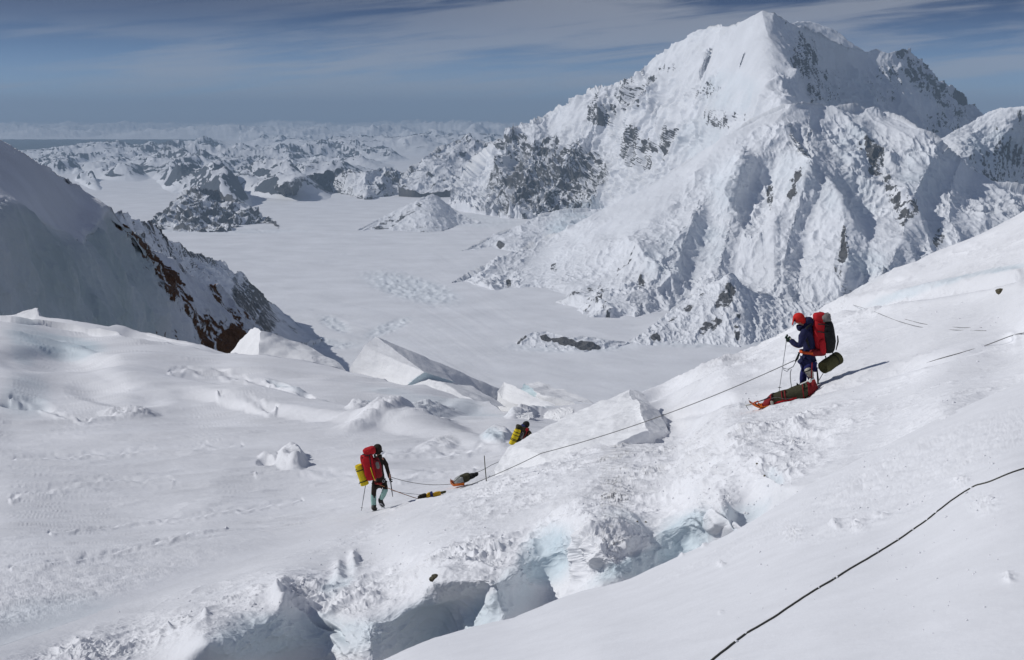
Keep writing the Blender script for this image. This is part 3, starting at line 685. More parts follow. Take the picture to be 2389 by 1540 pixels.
def field_depth(U, V, D):
    # dives under the slope in front
    e = V - np.interp(U, [-80, 100, 300, 500, 700, 880, 1000, 1110, 1300, 1640], [1530, 1470, 1400, 1330, 1262, 1198, 1161, 1128, 1064, 1000])
    return D * (1 + 0.0012 * np.clip(e - 4, 0, None))
layer('snow_field', M_FIELD, -80, 1640, 1.5,
      [(-80, 730), (26, 744), (100, 752), (200, 770), (300, 786), (420, 808), (520, 828), (600, 838), (700, 850), (800, 869), (860, 885), (940, 902), (1020, 900), (1060, 925), (1110, 944), (1180, 962), (1280, 958), (1400, 948), (1640, 940)],
      [(-80, 1600), (100, 1540), (300, 1470), (500, 1400), (700, 1332), (880, 1262), (1110, 1190), (1640, 1150)], 520, FIELD_CTRL, [], field_disp, ice=field_ice, depth_fn=field_depth, edge=0.6, edge_l=60, back=(12, 0.10, 0.6), rowpow=1.0)
# sunlit bank along the far edge of the field
def bank_disp(G, U, V, N):
    return fbm(G, 9, 4, off=6) * 0.5
layer('snow_bank', M_FIELD, -80, 545, 1.6, [(-80, 740), (26, 735), (60, 730), (84, 719), (92, 738), (140, 744), (200, 753), (255, 763), (272, 757), (290, 760), (330, 775), (400, 793), (470, 806), (545, 833)],
      [(-80, 800), (26, 805), (300, 840), (520, 862), (545, 866)], 50,
      [(-80, 740, 156), (26, 735, 153), (84, 725, 152), (290, 760, 146), (470, 806, 132), (545, 832, 126), (-80, 760, 154), (26, 762, 150), (300, 800, 140), (520, 834, 122), (545, 838, 120)], [], bank_disp, back=(8, 0.05, 0.7), edge=1.0, edge_l=30)

# ------------------------------------------------------------------ the slope in front, with its crevasse
LIP = [(-80, 1700), (700, 1640), (850, 1560), (950, 1512), (1015, 1488), (1100, 1462), (1200, 1438), (1300, 1398), (1360, 1378), (1410, 1368), (1470, 1350), (1550, 1312), (1640, 1272), (1700, 1246), (1760, 1212), (1830, 1168), (1885, 1131), (1960, 1090), (2050, 1040), (2200, 965), (2400, 880), (2480, 846)]
lipU = [p[0] for p in LIP]; lipV = [p[1] for p in LIP]
SLOPE_TOP = [(-80, 1530), (100, 1470), (300, 1400), (500, 1330), (700, 1262), (840, 1214), (880, 1198), (920, 1186), (960, 1168), (1010, 1160), (1060, 1147), (1110, 1128), (1150, 1112), (1300, 1064), (1400, 1020), (1450, 960), (1478, 930),
             (1500, 918), (1540, 904), (1600, 872), (1660, 846), (1720, 825), (1780, 800), (1830, 776), (1880, 745), (1925, 715), (1955, 704), (1990, 680), (2030, 655), (2080, 630), (2140, 614), (2180, 592), (2240, 566), (2300, 540), (2362, 508), (2480, 440)]
def slope_disp(G, U, V, N):
    """rubbly trodden snow; V distance below the trail decides how broken it is"""
    lv = np.interp(U, lipU, lipV)
    slab = sstep(0.0, 0.12, fbm(G, 3.2, 4, 0.5, off=61.0)) * blobs(U, V, [(1900, 720, 420, 50, -25, 1.0), (1640, 840, 160, 16, -25, 1.0)])
    rub = blobs(U, V, [(1500, 1180, 330, 120, -22, 1.0), (1750, 1050, 260, 80, -20, 1.0), (1150, 1330, 320, 100, -14, 0.85), (700, 1400, 320, 60, -12, .7), (300, 1480, 260, 46, -12, .7), (1850, 780, 330, 60, -20, 0.5), (1250, 1060, 130, 80, -30, .35), (2200, 1060, 200, 60, -20, .5), (1300, 1120, 300, 60, -16, .4)])
    d = fbm(G, 9, 4, off=4.0) * 0.32 + slab * 0.06
    holm = blobs(U, V, [(1290, 1280, 46, 80, 32, 1.0), (1230, 1330, 50, 70, 40, 1.0), (1160, 1410, 90, 36, -30, 1.0), (1500, 1310, 130, 36, -20, .9), (1590, 1240, 60, 50, -30, 1.0), (1700, 1190, 60, 40, -30, .8), (860, 1480, 170, 70, -10, 1.0), (640, 1480, 160, 50, -10, 1.0), (790, 1500, 80, 60, 0, 1.0), (1060, 1460, 60, 70, 0, 1.0)])
    calm = 1 - 0.78 * holm
    patchy = 0.4 + 1.2 * sstep(-0.15, 0.3, fbm(G, 2.6, 3, off=22.0))
    d = d + calm * patchy * (0.25 + rub) * (ridged(G, 0.62, 5, 0.56, off=1.0) - 0.4) * 0.13 + calm * rub * (ridged(G, 1.5, 4, 0.5, off=71.0) - 0.4) * 0.16 + calm * (0.15 + 0.6 * rub) * (billow(G, 0.22, 4, 0.6, off=5.0) - 0.28) * 0.04
    d = d + fbm(G, 1.9, 4, 0.5, off=33.0) * 0.16 * rub * calm
    d = d + (1 - 0.6 * rub) * wind(G, 0.10, 3.2, 0.6, 3.0, 0.5)
    # hollows eaten into the crevasse wall
    hol = blobs(U, V, [(1290, 1280, 46, 80, 32, 1.0), (1230, 1330, 50, 70, 40, 0.8), (1160, 1400, 90, 36, -30, 0.6), (1500, 1300, 130, 36, -20, 0.8), (1590, 1240, 60, 50, -30, 0.9), (1700, 1190, 60, 40, -30, 0.9), (1790, 1090, 24, 20, 0, .9), (860, 1460, 120, 60, -10, .6), (780, 1350, 50, 24, -35, .8), (1060, 1440, 40, 40, 0, .4)])
    d = d - hol * 0.05
    lump = blobs(U, V, [(1680, 1180, 42, 30, 0, 1.0), (1650, 1215, 20, 34, 0, .8), (1400, 1260, 90, 60, -30, .5), (1030, 1310, 60, 30, -20, .4), (1000, 1390, 120, 40, -20, .4), (1120, 1440, 20, 50, 20, .5)])
    d = d + lump * 0.16
    d = d + holm * (fbm(G, 1.1, 5, 0.55, off=91.0) * 0.16 + (ridged(G, 0.5, 4, 0.55, st=(1, 1, 1.6), off=93.0) - 0.4) * 0.07)
    # track edges
    for pts, w, dep in [([(1560, 990), (1700, 930), (1900, 905), (2100, 860), (2360, 800)], 9, .10), ([(1500, 940), (1700, 850), (1940, 725), (2362, 650)], 10, .14), ([(660, 1378), (720, 1415), (800, 1510)], 7, .12)]:
        q, s = polydist(U, V, pts)
        d = d - dep * np.exp(-(q / w) ** 2) + dep * 0.5 * np.exp(-((q - 1.7 * w) / w) ** 2)
    # torn points of snow along the broken edge
    for (cu, cv, h, w) in [(400, 1465, .22, 6), (480, 1432, .2, 9), (655, 1378, .25, 16), (825, 1306, .30, 10), (790, 1330, .2, 14)]:
        d = d + 0.55 * h * np.exp(-(np.hypot((U - cu), (V - cv) * 0.6) / w) ** 2) * (1.0 + 1.3 * fbm(G, 0.35, 3, off=3))
    top = np.interp(U, [q[0] for q in SLOPE_TOP], [q[1] for q in SLOPE_TOP])
    return d * (1 - (1 - sstep(0, 50, V - top)) * (1 - sstep(800, 960, U)))
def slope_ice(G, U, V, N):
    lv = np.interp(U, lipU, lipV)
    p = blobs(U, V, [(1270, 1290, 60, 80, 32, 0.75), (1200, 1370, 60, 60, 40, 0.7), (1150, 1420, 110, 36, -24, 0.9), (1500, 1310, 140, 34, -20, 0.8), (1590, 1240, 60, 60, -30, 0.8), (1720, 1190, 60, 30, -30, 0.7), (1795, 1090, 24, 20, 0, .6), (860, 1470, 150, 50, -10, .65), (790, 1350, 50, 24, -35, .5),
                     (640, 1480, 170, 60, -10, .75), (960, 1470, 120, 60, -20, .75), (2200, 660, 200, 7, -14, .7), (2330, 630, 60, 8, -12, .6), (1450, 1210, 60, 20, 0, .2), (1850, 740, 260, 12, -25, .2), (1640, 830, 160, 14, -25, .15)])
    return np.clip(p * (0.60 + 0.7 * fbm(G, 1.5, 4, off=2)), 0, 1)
def slope_depth(U, V, D):
    top = np.interp(U, [q[0] for q in SLOPE_TOP], [q[1] for q in SLOPE_TOP])
    w = (1 - sstep(840, 960, U)) * (1 - sstep(0, 70, V - top))
    return D + (FIELD_F(U, V) - D) * w
SLOPE_CTRL = [(-80, 1530, 22.6), (100, 1470, 24.6), (300, 1400, 27.6), (500, 1330, 31), (700, 1262, 34.6), (880, 1198, 37.6), (1000, 1161, 37.8), (1110, 1128, 37.5), (1466, 1000, 37.5), (1466, 1040, 35), (1480, 925, 47), (1300, 1080, 35.5), (1540, 904, 49), (1590, 1010, 36.4), (1720, 825, 47), (1880, 745, 44), (1955, 704, 43), (2080, 630, 42.5), (2240, 566, 41.5), (2362, 508, 41), (2480, 440, 40.5),
              (1740, 955, 30.5), (1890, 912, 29.6), (2100, 860, 28.6), (2360, 800, 27.5), (2332, 680, 32.5), (2000, 800, 34.5), (1700, 900, 36),
              (880, 1300, 29.5), (1130, 1200, 29.5), (1400, 1120, 28.5), (1700, 1030, 25), (1900, 1020, 23.2), (2100, 960, 22.4), (2360, 900, 21.5),
              (1885, 1131, 18.6), (1960, 1090, 18.8), (2200, 965, 19.6), (2480, 846, 20.5), (1800, 1100, 20.0), (1650, 1150, 20.8), (1350, 1220, 22.3), (1015, 1345, 22.6), (660, 1375, 24.2), (400, 1460, 23.4), (200, 1560, 21),
              (1130, 1350, 21.7), (1215, 1330, 22.3), (1305, 1310, 23.2), (1350, 1300, 21.5), (1150, 1450, 21.5), (1280, 1400, 22.7), (1325, 1400, 21.3), (1470, 1310, 20.6), (1625, 1255, 22.0), (1668, 1240, 20.2), (1500, 1400, 20.4), (1620, 1340, 21.6), (1400, 1400, 20.8), (1105, 1410, 22.4), (1110, 1480, 22.0), (1110, 1600, 21.8), (470, 1478, 21.6), (470, 1560, 21.4), (600, 1466, 22.6), (600, 1560, 22.5), (765, 1470, 23.4), (765, 1600, 23.3), (830, 1480, 22.2), (845, 1600, 21.8), (845, 1420, 22.9), (940, 1440, 22.9), (1040, 1440, 23.35), (1030, 1600, 23.25), (700, 1420, 23.8), (1800, 1200, 19.4), (1740, 1140, 20.6), (300, 1640, 20.5), (-80, 1640, 19.8), (1700, 1400, 19.6), (2000, 1200, 18.5), (2400, 1000, 19.0)]
layer('snow_slope', M_FIELD, -80, 2480, 1.5, SLOPE_TOP, [(-80, 1640), (860, 1650), (1100, 1560), (1500, 1420), (1885, 1200), (2480, 930)], 640,
      SLOPE_CTRL, [([(1775, 1090), (1768, 1130), (1762, 1170), (1745, 1230)], -46, 80, 26, 14), ([(1822, 1030), (1816, 1066), (1810, 1120)], -24, 46, 26, 9)], slope_disp, depth_fn=slope_depth, ice=slope_ice, edge=0.6, edge_l=22, back=(12, 0.12, 0.45))

# nearest snow: a smooth pillow above the crevasse, reaching past the camera
def near_disp(G, U, V, N):
    d = fbm(G, 5, 4, off=8.0) * 0.05 + fbm(G, 0.16, 4, 0.6) * 0.0035
    rough = blobs(U, V, [(2150, 1080, 330, 60, -22, 1.0), (2050, 1190, 200, 40, -22, .7), (1750, 1250, 120, 24, -24, .5), (1700, 1290, 200, 12, -22, 0.5)])
    d = d + rough * (wind(G, 0.16, 1.3, 0.55, 4.0, 0.5) + (billow(G, 0.35, 4, 0.6) - .3) * 0.035)
    for (cu, cv, r_, h) in [(1683, 1314, 9, .05), (1682, 1430, 6, .03), (1950, 1225, 12, .06), (2055, 1200, 16, .05), (2000, 1222, 20, .05), (1640, 1270, 8, .12), (1588, 1292, 6, .10), (2300, 1180, 30, .04), (2355, 1350, 14, .05), (1850, 1240, 26, .04), (2240, 1120, 20, .05)]:
        d = d + 0.5 * h * np.exp(-(np.hypot(U - cu, (V - cv) * 1.3) / r_) ** 2) * np.clip(0.6 + 3.0 * fbm(G, 0.10, 4), 0, 3)
    return d
M_NEAR = snow_mat('near_snow', 0.012, 0.30, tint=0.02, snow=(0.79, 0.80, 0.83), bl=0.6)
layer('near_slope', M_NEAR, 840, 2500, 1.6, [(840, 1566), (950, 1513), (1015, 1488), (1100, 1464), (1200, 1440), (1300, 1398), (1360, 1378), (1410, 1368), (1470, 1350), (1550, 1312), (1640, 1272), (1700, 1246), (1760, 1212), (1830, 1168), (1885, 1131), (1960, 1094), (2050, 1048), (2200, 972), (2400, 884), (2500, 842)],
      [(840, 1900), (2500, 1900)], 460,
      [(840, 1566, 14.3), (950, 1513, 15.0), (1200, 1440, 16.0), (1410, 1368, 16.7), (1640, 1272, 17.1), (1760, 1212, 17.2), (1885, 1131, 18.2), (2050, 1048, 18.9), (2200, 972, 19.6), (2500, 842, 20.6), (1700, 1530, 7.9), (2362, 1530, 6.0), (2362, 1105, 11.7), (2100, 1240, 11.6), (1400, 1530, 9.8), (1100, 1600, 10.4), (840, 1900, 5.2), (1600, 1900, 4.6), (2500, 1900, 4.0), (1900, 1400, 9.2), (2200, 1350, 8.3), (2400, 980, 16.0)],
      [], near_disp, edge=1.2, edge_l=70, back=(10, 0.10, 1.6))

# ------------------------------------------------------------------ placing things on the snow
from mathutils.bvhtree import BVHTree
_bvh = {}
def hit(name, u, v, lift=0.0):
    """point where the line of sight through (u, v) meets the named piece of terrain"""
    if name not in _bvh:
        o = bpy.data.objects[name]; me = o.data
        co = np.empty(len(me.vertices) * 3, np.float32); me.vertices.foreach_get('co', co)
        co = co.reshape(-1, 3) + np.array(o.location)
        lp = np.empty(len(me.loops), np.int32); me.loops.foreach_get('vertex_index', lp)
        q = lp.reshape(-1, 4)
        _bvh[name] = BVHTree.FromPolygons(co.tolist(), q.tolist())
    d = P(u, v, 1.0).normalized()
    r = _bvh[name].ray_cast(Vector((0, 0, 0)), d)
    if r[0] is None: return None
    return r[0] + Vector((0, 0, lift))
def dn(name, p, lift=0.0, ref=None):
    """drop a point straight down on to the named terrain"""
    hit(name, 1194, 1300) if name not in _bvh else None
    r = _bvh[name].ray_cast(Vector((p[0], p[1], p[2] + 6)), Vector((0, 0, -1)))
    return Vector((p[0], p[1], (r[0].z if r[0] is not None else p[2]) + lift))
def link(name, me, mat, parent=None, label=None, cat=None, group=None):
    if mat is not None and not me.materials: me.materials.append(mat)
    o = bpy.data.objects.new(name, me); scene.collection.objects.link(o)
    if parent is not None:
        o.parent = parent; o.matrix_parent_inverse = Matrix.Translation(-parent.location)
    if label: o['label'] = label
    if cat: o['category'] = cat
    if group: o['group'] = group
    return o
def empty(name, loc, label, cat, group=None):
    o = bpy.data.objects.new(name, None); scene.collection.objects.link(o)
    o.location = loc; o.empty_display_size = 0.2
    o['label'] = label; o['category'] = cat
    if group: o['group'] = group
    return o
def mesh_of(vs, fs, smooth=True):
    me = bpy.data.meshes.new('m'); me.from_pydata([tuple(v) for v in vs], [], fs); me.update()
    if smooth: me.polygons.foreach_set('use_smooth', [True] * len(me.polygons))
    return me
def join_parts(parts):
    vs, fs = [], []
    for v, f in parts:
        o = len(vs); vs += list(v); fs += [tuple(i + o for i in q) for q in f]
    return vs, fs

# ------------------------------------------------------------------ seracs
M_SERAC = snow_mat('serac_snow', 0.22, 0.35, icec=(0.50, 0.62, 0.66), tint=0.03, snow=(0.82, 0.83, 0.85))
def ice_block(name, label, pts, quads, n=26, amp=0.35, lam=3.0, iceq=(), group=None, mat=None, crumb=0.05):
    """a body of ice given by corner points (u, v, distance); each quad is finely divided and weathered"""
    C = [np.array(P(*p)) for p in pts]
    vs, fs, ic = [], [], []
    for qi, q in enumerate(quads):
        a, b, c, d = [C[i] for i in (q if len(q) == 4 else (*q, q[-1]))]
        s, t = np.meshgrid(np.linspace(0, 1, n), np.linspace(0, 1, n))
        s = s[..., None]; t = t[..., None]
        g = (a * (1 - s) + b * s) * (1 - t) + (d * (1 - s) + c * s) * t
        o = len(vs); vs += g.reshape(-1, 3).tolist()
        ic += [1.0 if qi in iceq else 0.0] * (n * n)
        for i in range(n - 1):
            for j in range(n - 1):
                fs.append((o + i*n + j, o + i*n + j + 1, o + (i+1)*n + j + 1, o + (i+1)*n + j))
    A = np.array(vs)
    d = np.stack([fbm(A, lam, 4, 0.5, off=3.1 * k) for k in range(3)], -1) * amp
    d += np.stack([fbm(A, lam * 0.12, 3, 0.6, off=9 + k) for k in range(3)], -1) * crumb
    A = A + d
    base = np.array([A[:, 0].mean(), A[:, 1].mean(), A[:, 2].min()])
    me = mesh_of((A - base).tolist(), fs)
    bm = bmesh.new(); bm.from_mesh(me)
    bmesh.ops.remove_doubles(bm, verts=bm.verts, dist=lam * 0.004)
    bmesh.ops.recalc_face_normals(bm, faces=bm.faces)
    for e in bm.edges:
        if len(e.link_faces) == 2 and e.calc_face_angle(0) > math.radians(38): e.smooth = False
    bm.to_mesh(me); bm.free()
    at = me.attributes.new('ice', 'FLOAT', 'POINT')
    # nearest source vertex gives the value (order kept by remove_doubles is not guaranteed)
    from mathutils.kdtree import KDTree
    kd = KDTree(len(A))
    for i, v in enumerate(A - base): kd.insert(v, i)
    kd.balance()
    at.data.foreach_set('value', [ic[kd.find(v.co)[1]] * 0.9 for v in me.vertices])
    o = link(name, me, mat or M_SERAC, None, label, 'serac', group)
    o.location = base.tolist()
    return o
ice_block('serac', 'big tilted ice slab with a bright square left face and a long grey back',
          [(813, 860, 101), (845, 806, 99.5), (876, 783, 98), (988, 867, 95), (940, 908, 95),          # 0-4 sunlit face
           (1000, 838, 99), (1150, 904, 101), (1296, 962, 103), (1120, 950, 97), (1062, 893, 96),       # 5-9 back slope
           (1000, 905, 94.5), (940, 960, 94.5), (813, 930, 101), (1120, 1010, 95), (1296, 1010, 97)],
          [(0, 1, 3, 4), (1, 2, 3, 3), (2, 5, 9, 3), (5, 6, 8, 9), (6, 7, 8, 8), (3, 9, 10, 4), (0, 4, 11, 12), (9, 8, 13, 10), (8, 7, 14, 13), (4, 10, 13, 11)], n=30, amp=0.35, lam=6.0, iceq=(5,))
ice_block('serac', 'large pale snow mound with a dark shaded right edge, standing behind the taut rope',
          [(1146, 1100, 37.6), (1192, 1040, 39.2), (1256, 1003, 40.0), (1316, 975, 40.6), (1400, 940, 41.4), (1462, 911, 41.8),          # 0-5 crest
           (1486, 911, 42.6), (1527, 953, 39.6), (1560, 1001, 36.9),                                                                       # 6-8 outer right edge
           (1496, 965, 37.4), (1516, 1010, 35.4), (1410, 1052, 35.2), (1300, 1092, 35.4), (1200, 1130, 36.2), (1150, 1140, 37.0), (1330, 1020, 37.4), (1420, 980, 38.0), (1250, 1055, 37.0),
           (1522, 1070, 35.4), (1300, 1150, 35.2), (1580, 1070, 36.4), (1600, 1000, 41), (1410, 1120, 34.6)],
          [(0, 1, 17, 13), (1, 2, 15, 17), (2, 3, 16, 15), (3, 4, 5, 16), (16, 5, 9, 10), (15, 16, 10, 11), (17, 15, 11, 12), (13, 17, 12, 12), (5, 6, 7, 9), (9, 7, 8, 10), (13, 12, 19, 14), (10, 8, 20, 18), (11, 10, 18, 22), (12, 11, 22, 19), (8, 21, 20, 20), (0, 13, 14, 14)],
          n=34, amp=0.22, lam=2.4, crumb=0.045)
ice_block('serac', 'low bright wedge of ice below the overhang of the big tilted slab',
          [(944, 908, 94.6), (985, 879, 95.6), (1030, 889, 93.6), (1118, 946, 87.5), (1060, 940, 89), (944, 950, 94), (1118, 990, 87.5), (1180, 950, 92), (1100, 900, 97)],
          [(0, 1, 2, 4), (2, 3, 4, 4), (0, 4, 6, 5), (4, 3, 6, 6), (1, 8, 7, 2), (2, 7, 3, 3)], n=22, amp=0.25, lam=3.0)
ice_block('serac', 'bright ice block standing below the brown rocks at the edge of the field',
          [(528, 836, 116), (556, 792, 118), (582, 768, 118), (613, 774, 113.5), (594, 846, 110), (530, 900, 116), (594, 900, 110),
           (722, 805, 113.5), (815, 870, 109), (735, 842, 109.5), (700, 900, 111), (815, 910, 116)],
          [(0, 1, 3, 4), (1, 2, 3, 3), (0, 4, 6, 5), (3, 7, 9, 4), (7, 8, 9, 9), (4, 9, 10, 6), (9, 8, 11, 10)], n=26, amp=0.6, lam=4.0, iceq=(5,))
ice_block('serac', 'thin slab of ice rising just right of the big tilted slab',
          [(1160, 912, 99), (1174, 892, 100), (1296, 946, 93), (1280, 965, 91), (1170, 930, 98), (1160, 980, 98), (1290, 1000, 91)],
          [(0, 1, 4, 4), (1, 2, 3, 4), (0, 4, 5, 5), (4, 3, 6, 5)], n=20, amp=0.25, lam=2.5)
ice_block('serac', 'curled ice slab with a shaded hollow, rightmost of the row of slabs',
          [(1212, 905, 99), (1222, 892, 101), (1252, 891, 101), (1320, 908, 98), (1386, 940, 94), (1330, 936, 93), (1250, 915, 96), (1222, 915, 98), (1230, 975, 96), (1370, 975, 92)],
          [(0, 1, 6, 7), (1, 2, 3, 6), (3, 4, 5, 6), (7, 6, 8, 8), (6, 5, 9, 8)], n=20, amp=0.35, lam=2.2, iceq=(0, 3))
ice_block('serac', 'rough ice block touching the upper left side of the large snow mound',
          [(1264, 976, 76), (1284, 955, 77.5), (1306, 946, 78), (1334, 952, 77), (1346, 985, 72), (1300, 985, 73), (1260, 1000, 75), (1346, 1010, 72)],
          [(0, 1, 2, 5), (2, 3, 4, 5), (0, 5, 7, 6), (5, 4, 7, 7)], n=18, amp=0.35, lam=1.6, crumb=0.1)
ice_block('serac', 'flat topped ice block with a shaded right end, just above the half hidden climber',
          [(1184, 976, 71), (1206, 966, 72.5), (1240, 960, 73), (1246, 974, 70.5), (1222, 980, 69.5), (1184, 996, 70.5), (1246, 996, 70)],
          [(0, 1, 4, 4), (1, 2, 3, 4), (0, 4, 5, 5), (4, 3, 6, 5)], n=16, amp=0.22, lam=1.4, crumb=0.08)
ice_block('serac', 'small white tooth of ice at the left edge, under the shaded wall',
          [(20, 745, 140), (62, 724, 141), (88, 717, 141), (80, 744, 138), (20, 760, 139), (90, 760, 137)],
          [(0, 1, 2, 3), (0, 3, 5, 4)], n=16, amp=0.3, lam=3.0)

# ------------------------------------------------------------------ small stones
def rock_mat(name, a, b_):
    m, nt, b = new_mat(name); N = nt.nodes; L = nt.links
    tcn = N.new('ShaderNodeTexCoord'); n = N.new('ShaderNodeTexNoise'); n.inputs['Scale'].default_value = 14; n.inputs['Detail'].default_value = 6
    L.new(tcn.outputs['Object'], n.inputs['Vector'])
    r = N.new('ShaderNodeValToRGB'); r.color_ramp.elements[0].position = 0.35; r.color_ramp.elements[0].color = (*a, 1)
    r.color_ramp.elements[1].position = 0.65; r.color_ramp.elements[1].color = (*b_, 1)
    L.new(n.outputs['Fac'], r.inputs['Fac']); L.new(r.outputs[0], b.inputs['Base Color']); b.inputs['Roughness'].default_value = 0.85
    bp = N.new('ShaderNodeBump'); bp.inputs['Strength'].default_value = 0.6; bp.inputs['Distance'].default_value = 0.02
    L.new(n.outputs['Fac'], bp.inputs['Height']); L.new(bp.outputs[0], b.inputs['Normal'])
    return m
M_STONE = rock_mat('stone', (0.035, 0.032, 0.018), (0.14, 0.12, 0.07))
def stone(p, r, label, seed, sc=(1, .8, .6)):
    bm = bmesh.new(); bmesh.ops.create_icosphere(bm, subdivisions=4, radius=1.0)
    A = np.array([v.co[:] for v in bm.verts])
    d = 1 + 0.55 * fbm(A + seed, 1.1, 4, 0.5)
    cell = np.round(A * 1.7 + seed * 0.1)
    for v, k in zip(bm.verts, d):
        v.co = Vector((v.co.x * sc[0], v.co.y * sc[1], v.co.z * sc[2])) * float(k) * r
    me = bpy.data.meshes.new('stone'); bm.to_mesh(me); bm.free()
    for f in me.polygons: f.use_smooth = True
    o = link('stone', me, M_STONE, None, label, 'stone'); o.location = p
    return o
def put_stone(t, u, v, r, label, seed, sc=(1, .8, .6)):
    p = hit(t, u, v)
    if p is not None: stone(p + Vector((0, 0, r * 0.15)), r, label, seed, sc)
put_stone('snow_slope', 2332, 682, 0.105, 'brown stone lying alone on the upper right snow slope', 3.0, (1.0, .8, .62))
put_stone('snow_slope', 1014, 1350, 0.085, 'mossy brown stone half sunk in the rubbly snow above the crevasse', 8.0, (1.0, .9, .8))
pk = 0
for (t, u, v, lb) in [('snow_slope', 1765, 1082, 'upper of two dark pebbles below the sled of the navy climber'), ('snow_slope', 1783, 1110, 'lower of two dark pebbles below the sled of the navy climber'), ('snow_slope', 1486, 1217, 'left of two close dark pebbles above the crevasse'), ('snow_slope', 1506, 1218, 'right of two close dark pebbles above the crevasse')]:
    p = hit(t, u, v)
    if p is None: continue
    bm = bmesh.new(); bmesh.ops.create_icosphere(bm, subdivisions=2, radius=0.018)
    me = bpy.data.meshes.new('pebble'); bm.to_mesh(me); bm.free()
    o = link('pebble', me, M_STONE, None, lb, 'pebble', 'dark pebbles in the rubbly snow'); o.location = p
    pk += 1

# lumps of snow strewn over the near and broken slopes (nobody could count them)
def snow_crumbs():
    rnd = random.Random(5)
    vs, fs = [], []
    zones = [('near_slope', 1560, 2340, 1140, 1330, 40, 0.006, 0.018), ('near_slope', 1900, 2340, 1030, 1200, 60, 0.006, 0.022), ('near_slope', 1700, 2300, 1180, 1500, 60, 0.004, 0.010),
             ('snow_slope', 1250, 1880, 1020, 1200, 150, 0.010, 0.035), ('snow_slope', 700, 1250, 1230, 1330, 60, 0.012, 0.03), ('snow_slope', 200, 700, 1390, 1430, 30, 0.012, 0.03), ('snow_slope', 1560, 2340, 700, 960, 90, 0.010, 0.03)]
    ph = (1 + 5 ** .5) / 2
    ico = [(-1, ph, 0), (1, ph, 0), (-1, -ph, 0), (1, -ph, 0), (0, -1, ph), (0, 1, ph), (0, -1, -ph), (0, 1, -ph), (ph, 0, -1), (ph, 0, 1), (-ph, 0, -1), (-ph, 0, 1)]
    icf = [(0,11,5),(0,5,1),(0,1,7),(0,7,10),(0,10,11),(1,5,9),(5,11,4),(11,10,2),(10,7,6),(7,1,8),(3,9,4),(3,4,2),(3,2,6),(3,6,8),(3,8,9),(4,9,5),(2,4,11),(6,2,10),(8,6,7),(9,8,1)]
    for (t, u0, u1, v0, v1, n, r0, r1) in zones:
        for _ in range(n):
            p = hit(t, rnd.uniform(u0, u1), rnd.uniform(v0, v1))
            if p is None: continue
            r = r0 + (r1 - r0) * rnd.random() ** 2.5
            o = len(vs)
            for c in ico:
                k = r / 1.9 * rnd.uniform(0.7, 1.25)
                vs.append(p + Vector((c[0] * k, c[1] * k, c[2] * k * 0.75 + r * 0.25)))
            fs += [tuple(i + o for i in f) for f in icf]
    me = mesh_of(vs, fs)
    o = link('snow_crumbs', me, M_FIELD); o['kind'] = 'stuff'
snow_crumbs()

# ------------------------------------------------------------------ cloth, webbing and metal
def cloth(name, col, rough=0.8, wr=1.0, var=0.25, scale=9.0, spec=0.25):
    m, nt, b = new_mat(name); N = nt.nodes; L = nt.links
    tcn = N.new('ShaderNodeTexCoord'); n = N.new('ShaderNodeTexNoise'); n.inputs['Scale'].default_value = scale; n.inputs['Detail'].default_value = 5; n.inputs['Distortion'].default_value = 0.8
    L.new(tcn.outputs['Object'], n.inputs['Vector'])
    r = N.new('ShaderNodeMix'); r.data_type = 'RGBA'
    r.inputs['A'].default_value = (*[c * (1 - var) for c in col], 1); r.inputs['B'].default_value = (*[min(1, c * (1 + var)) for c in col], 1)
    L.new(n.outputs['Fac'], r.inputs['Factor']); L.new(r.outputs['Result'], b.inputs['Base Color'])
    b.inputs['Roughness'].default_value = rough; b.inputs['Specular IOR Level'].default_value = spec
    bp = N.new('ShaderNodeBump'); bp.inputs['Strength'].default_value = 0.7 * wr; bp.inputs['Distance'].default_value = 0.03
    L.new(n.outputs['Fac'], bp.inputs['Height']); L.new(bp.outputs[0], b.inputs['Normal'])
    return m
C_RED = cloth('red_nylon', (0.40, 0.010, 0.016)); C_DRED = cloth('dark_red_nylon', (0.20, 0.012, 0.016)); C_BLK = cloth('black_nylon', (0.012, 0.013, 0.014))
C_NAVY = cloth('navy_shell', (0.010, 0.012, 0.050)); C_NAVY2 = cloth('blue_shell', (0.012, 0.014, 0.085)); C_OLIVE = cloth('olive_cloth', (0.045, 0.042, 0.022)); C_OLIVE2 = cloth('olive_pad', (0.075, 0.072, 0.028))
C_YEL = cloth('yellow_foam', (0.62, 0.47, 0.015), 0.75, 0.4, 0.12); C_GOLD = cloth('gold_nylon', (0.60, 0.34, 0.02)); C_TEAL = cloth('pale_teal_cloth', (0.26, 0.42, 0.38)); C_GREY = cloth('grey_cloth', (0.17, 0.16, 0.15), scale=14)
C_BROWN = cloth('dark_brown_fleece', (0.022, 0.017, 0.012)); C_GREEN = cloth('green_glove', (0.012, 0.040, 0.025)); C_CREAM = cloth('cream_gaiter', (0.42, 0.40, 0.33)); C_HAT = cloth('red_cap', (0.52, 0.018, 0.014), wr=.4)
C_SKIN = cloth('skin', (0.46, 0.23, 0.16), 0.55, 0.1, 0.08); C_ORANGE = cloth('orange_plastic', (0.72, 0.16, 0.012), 0.4, 0.0, 0.05, spec=0.5); C_SILV = cloth('silver_tarp', (0.30, 0.31, 0.30), 0.45, 1.2)
C_ORED = cloth('orange_red_webbing', (0.55, 0.08, 0.02)); C_METAL = cloth('dull_metal', (0.42, 0.43, 0.44), 0.35, 0, .05, spec=.6); C_ROPE = cloth('grey_rope', (0.13, 0.13, 0.125), 0.9, 1, .4, 60); C_TROPE = cloth('orange_rope', (0.50, 0.20, 0.08), 0.9, 1, .3, 60)
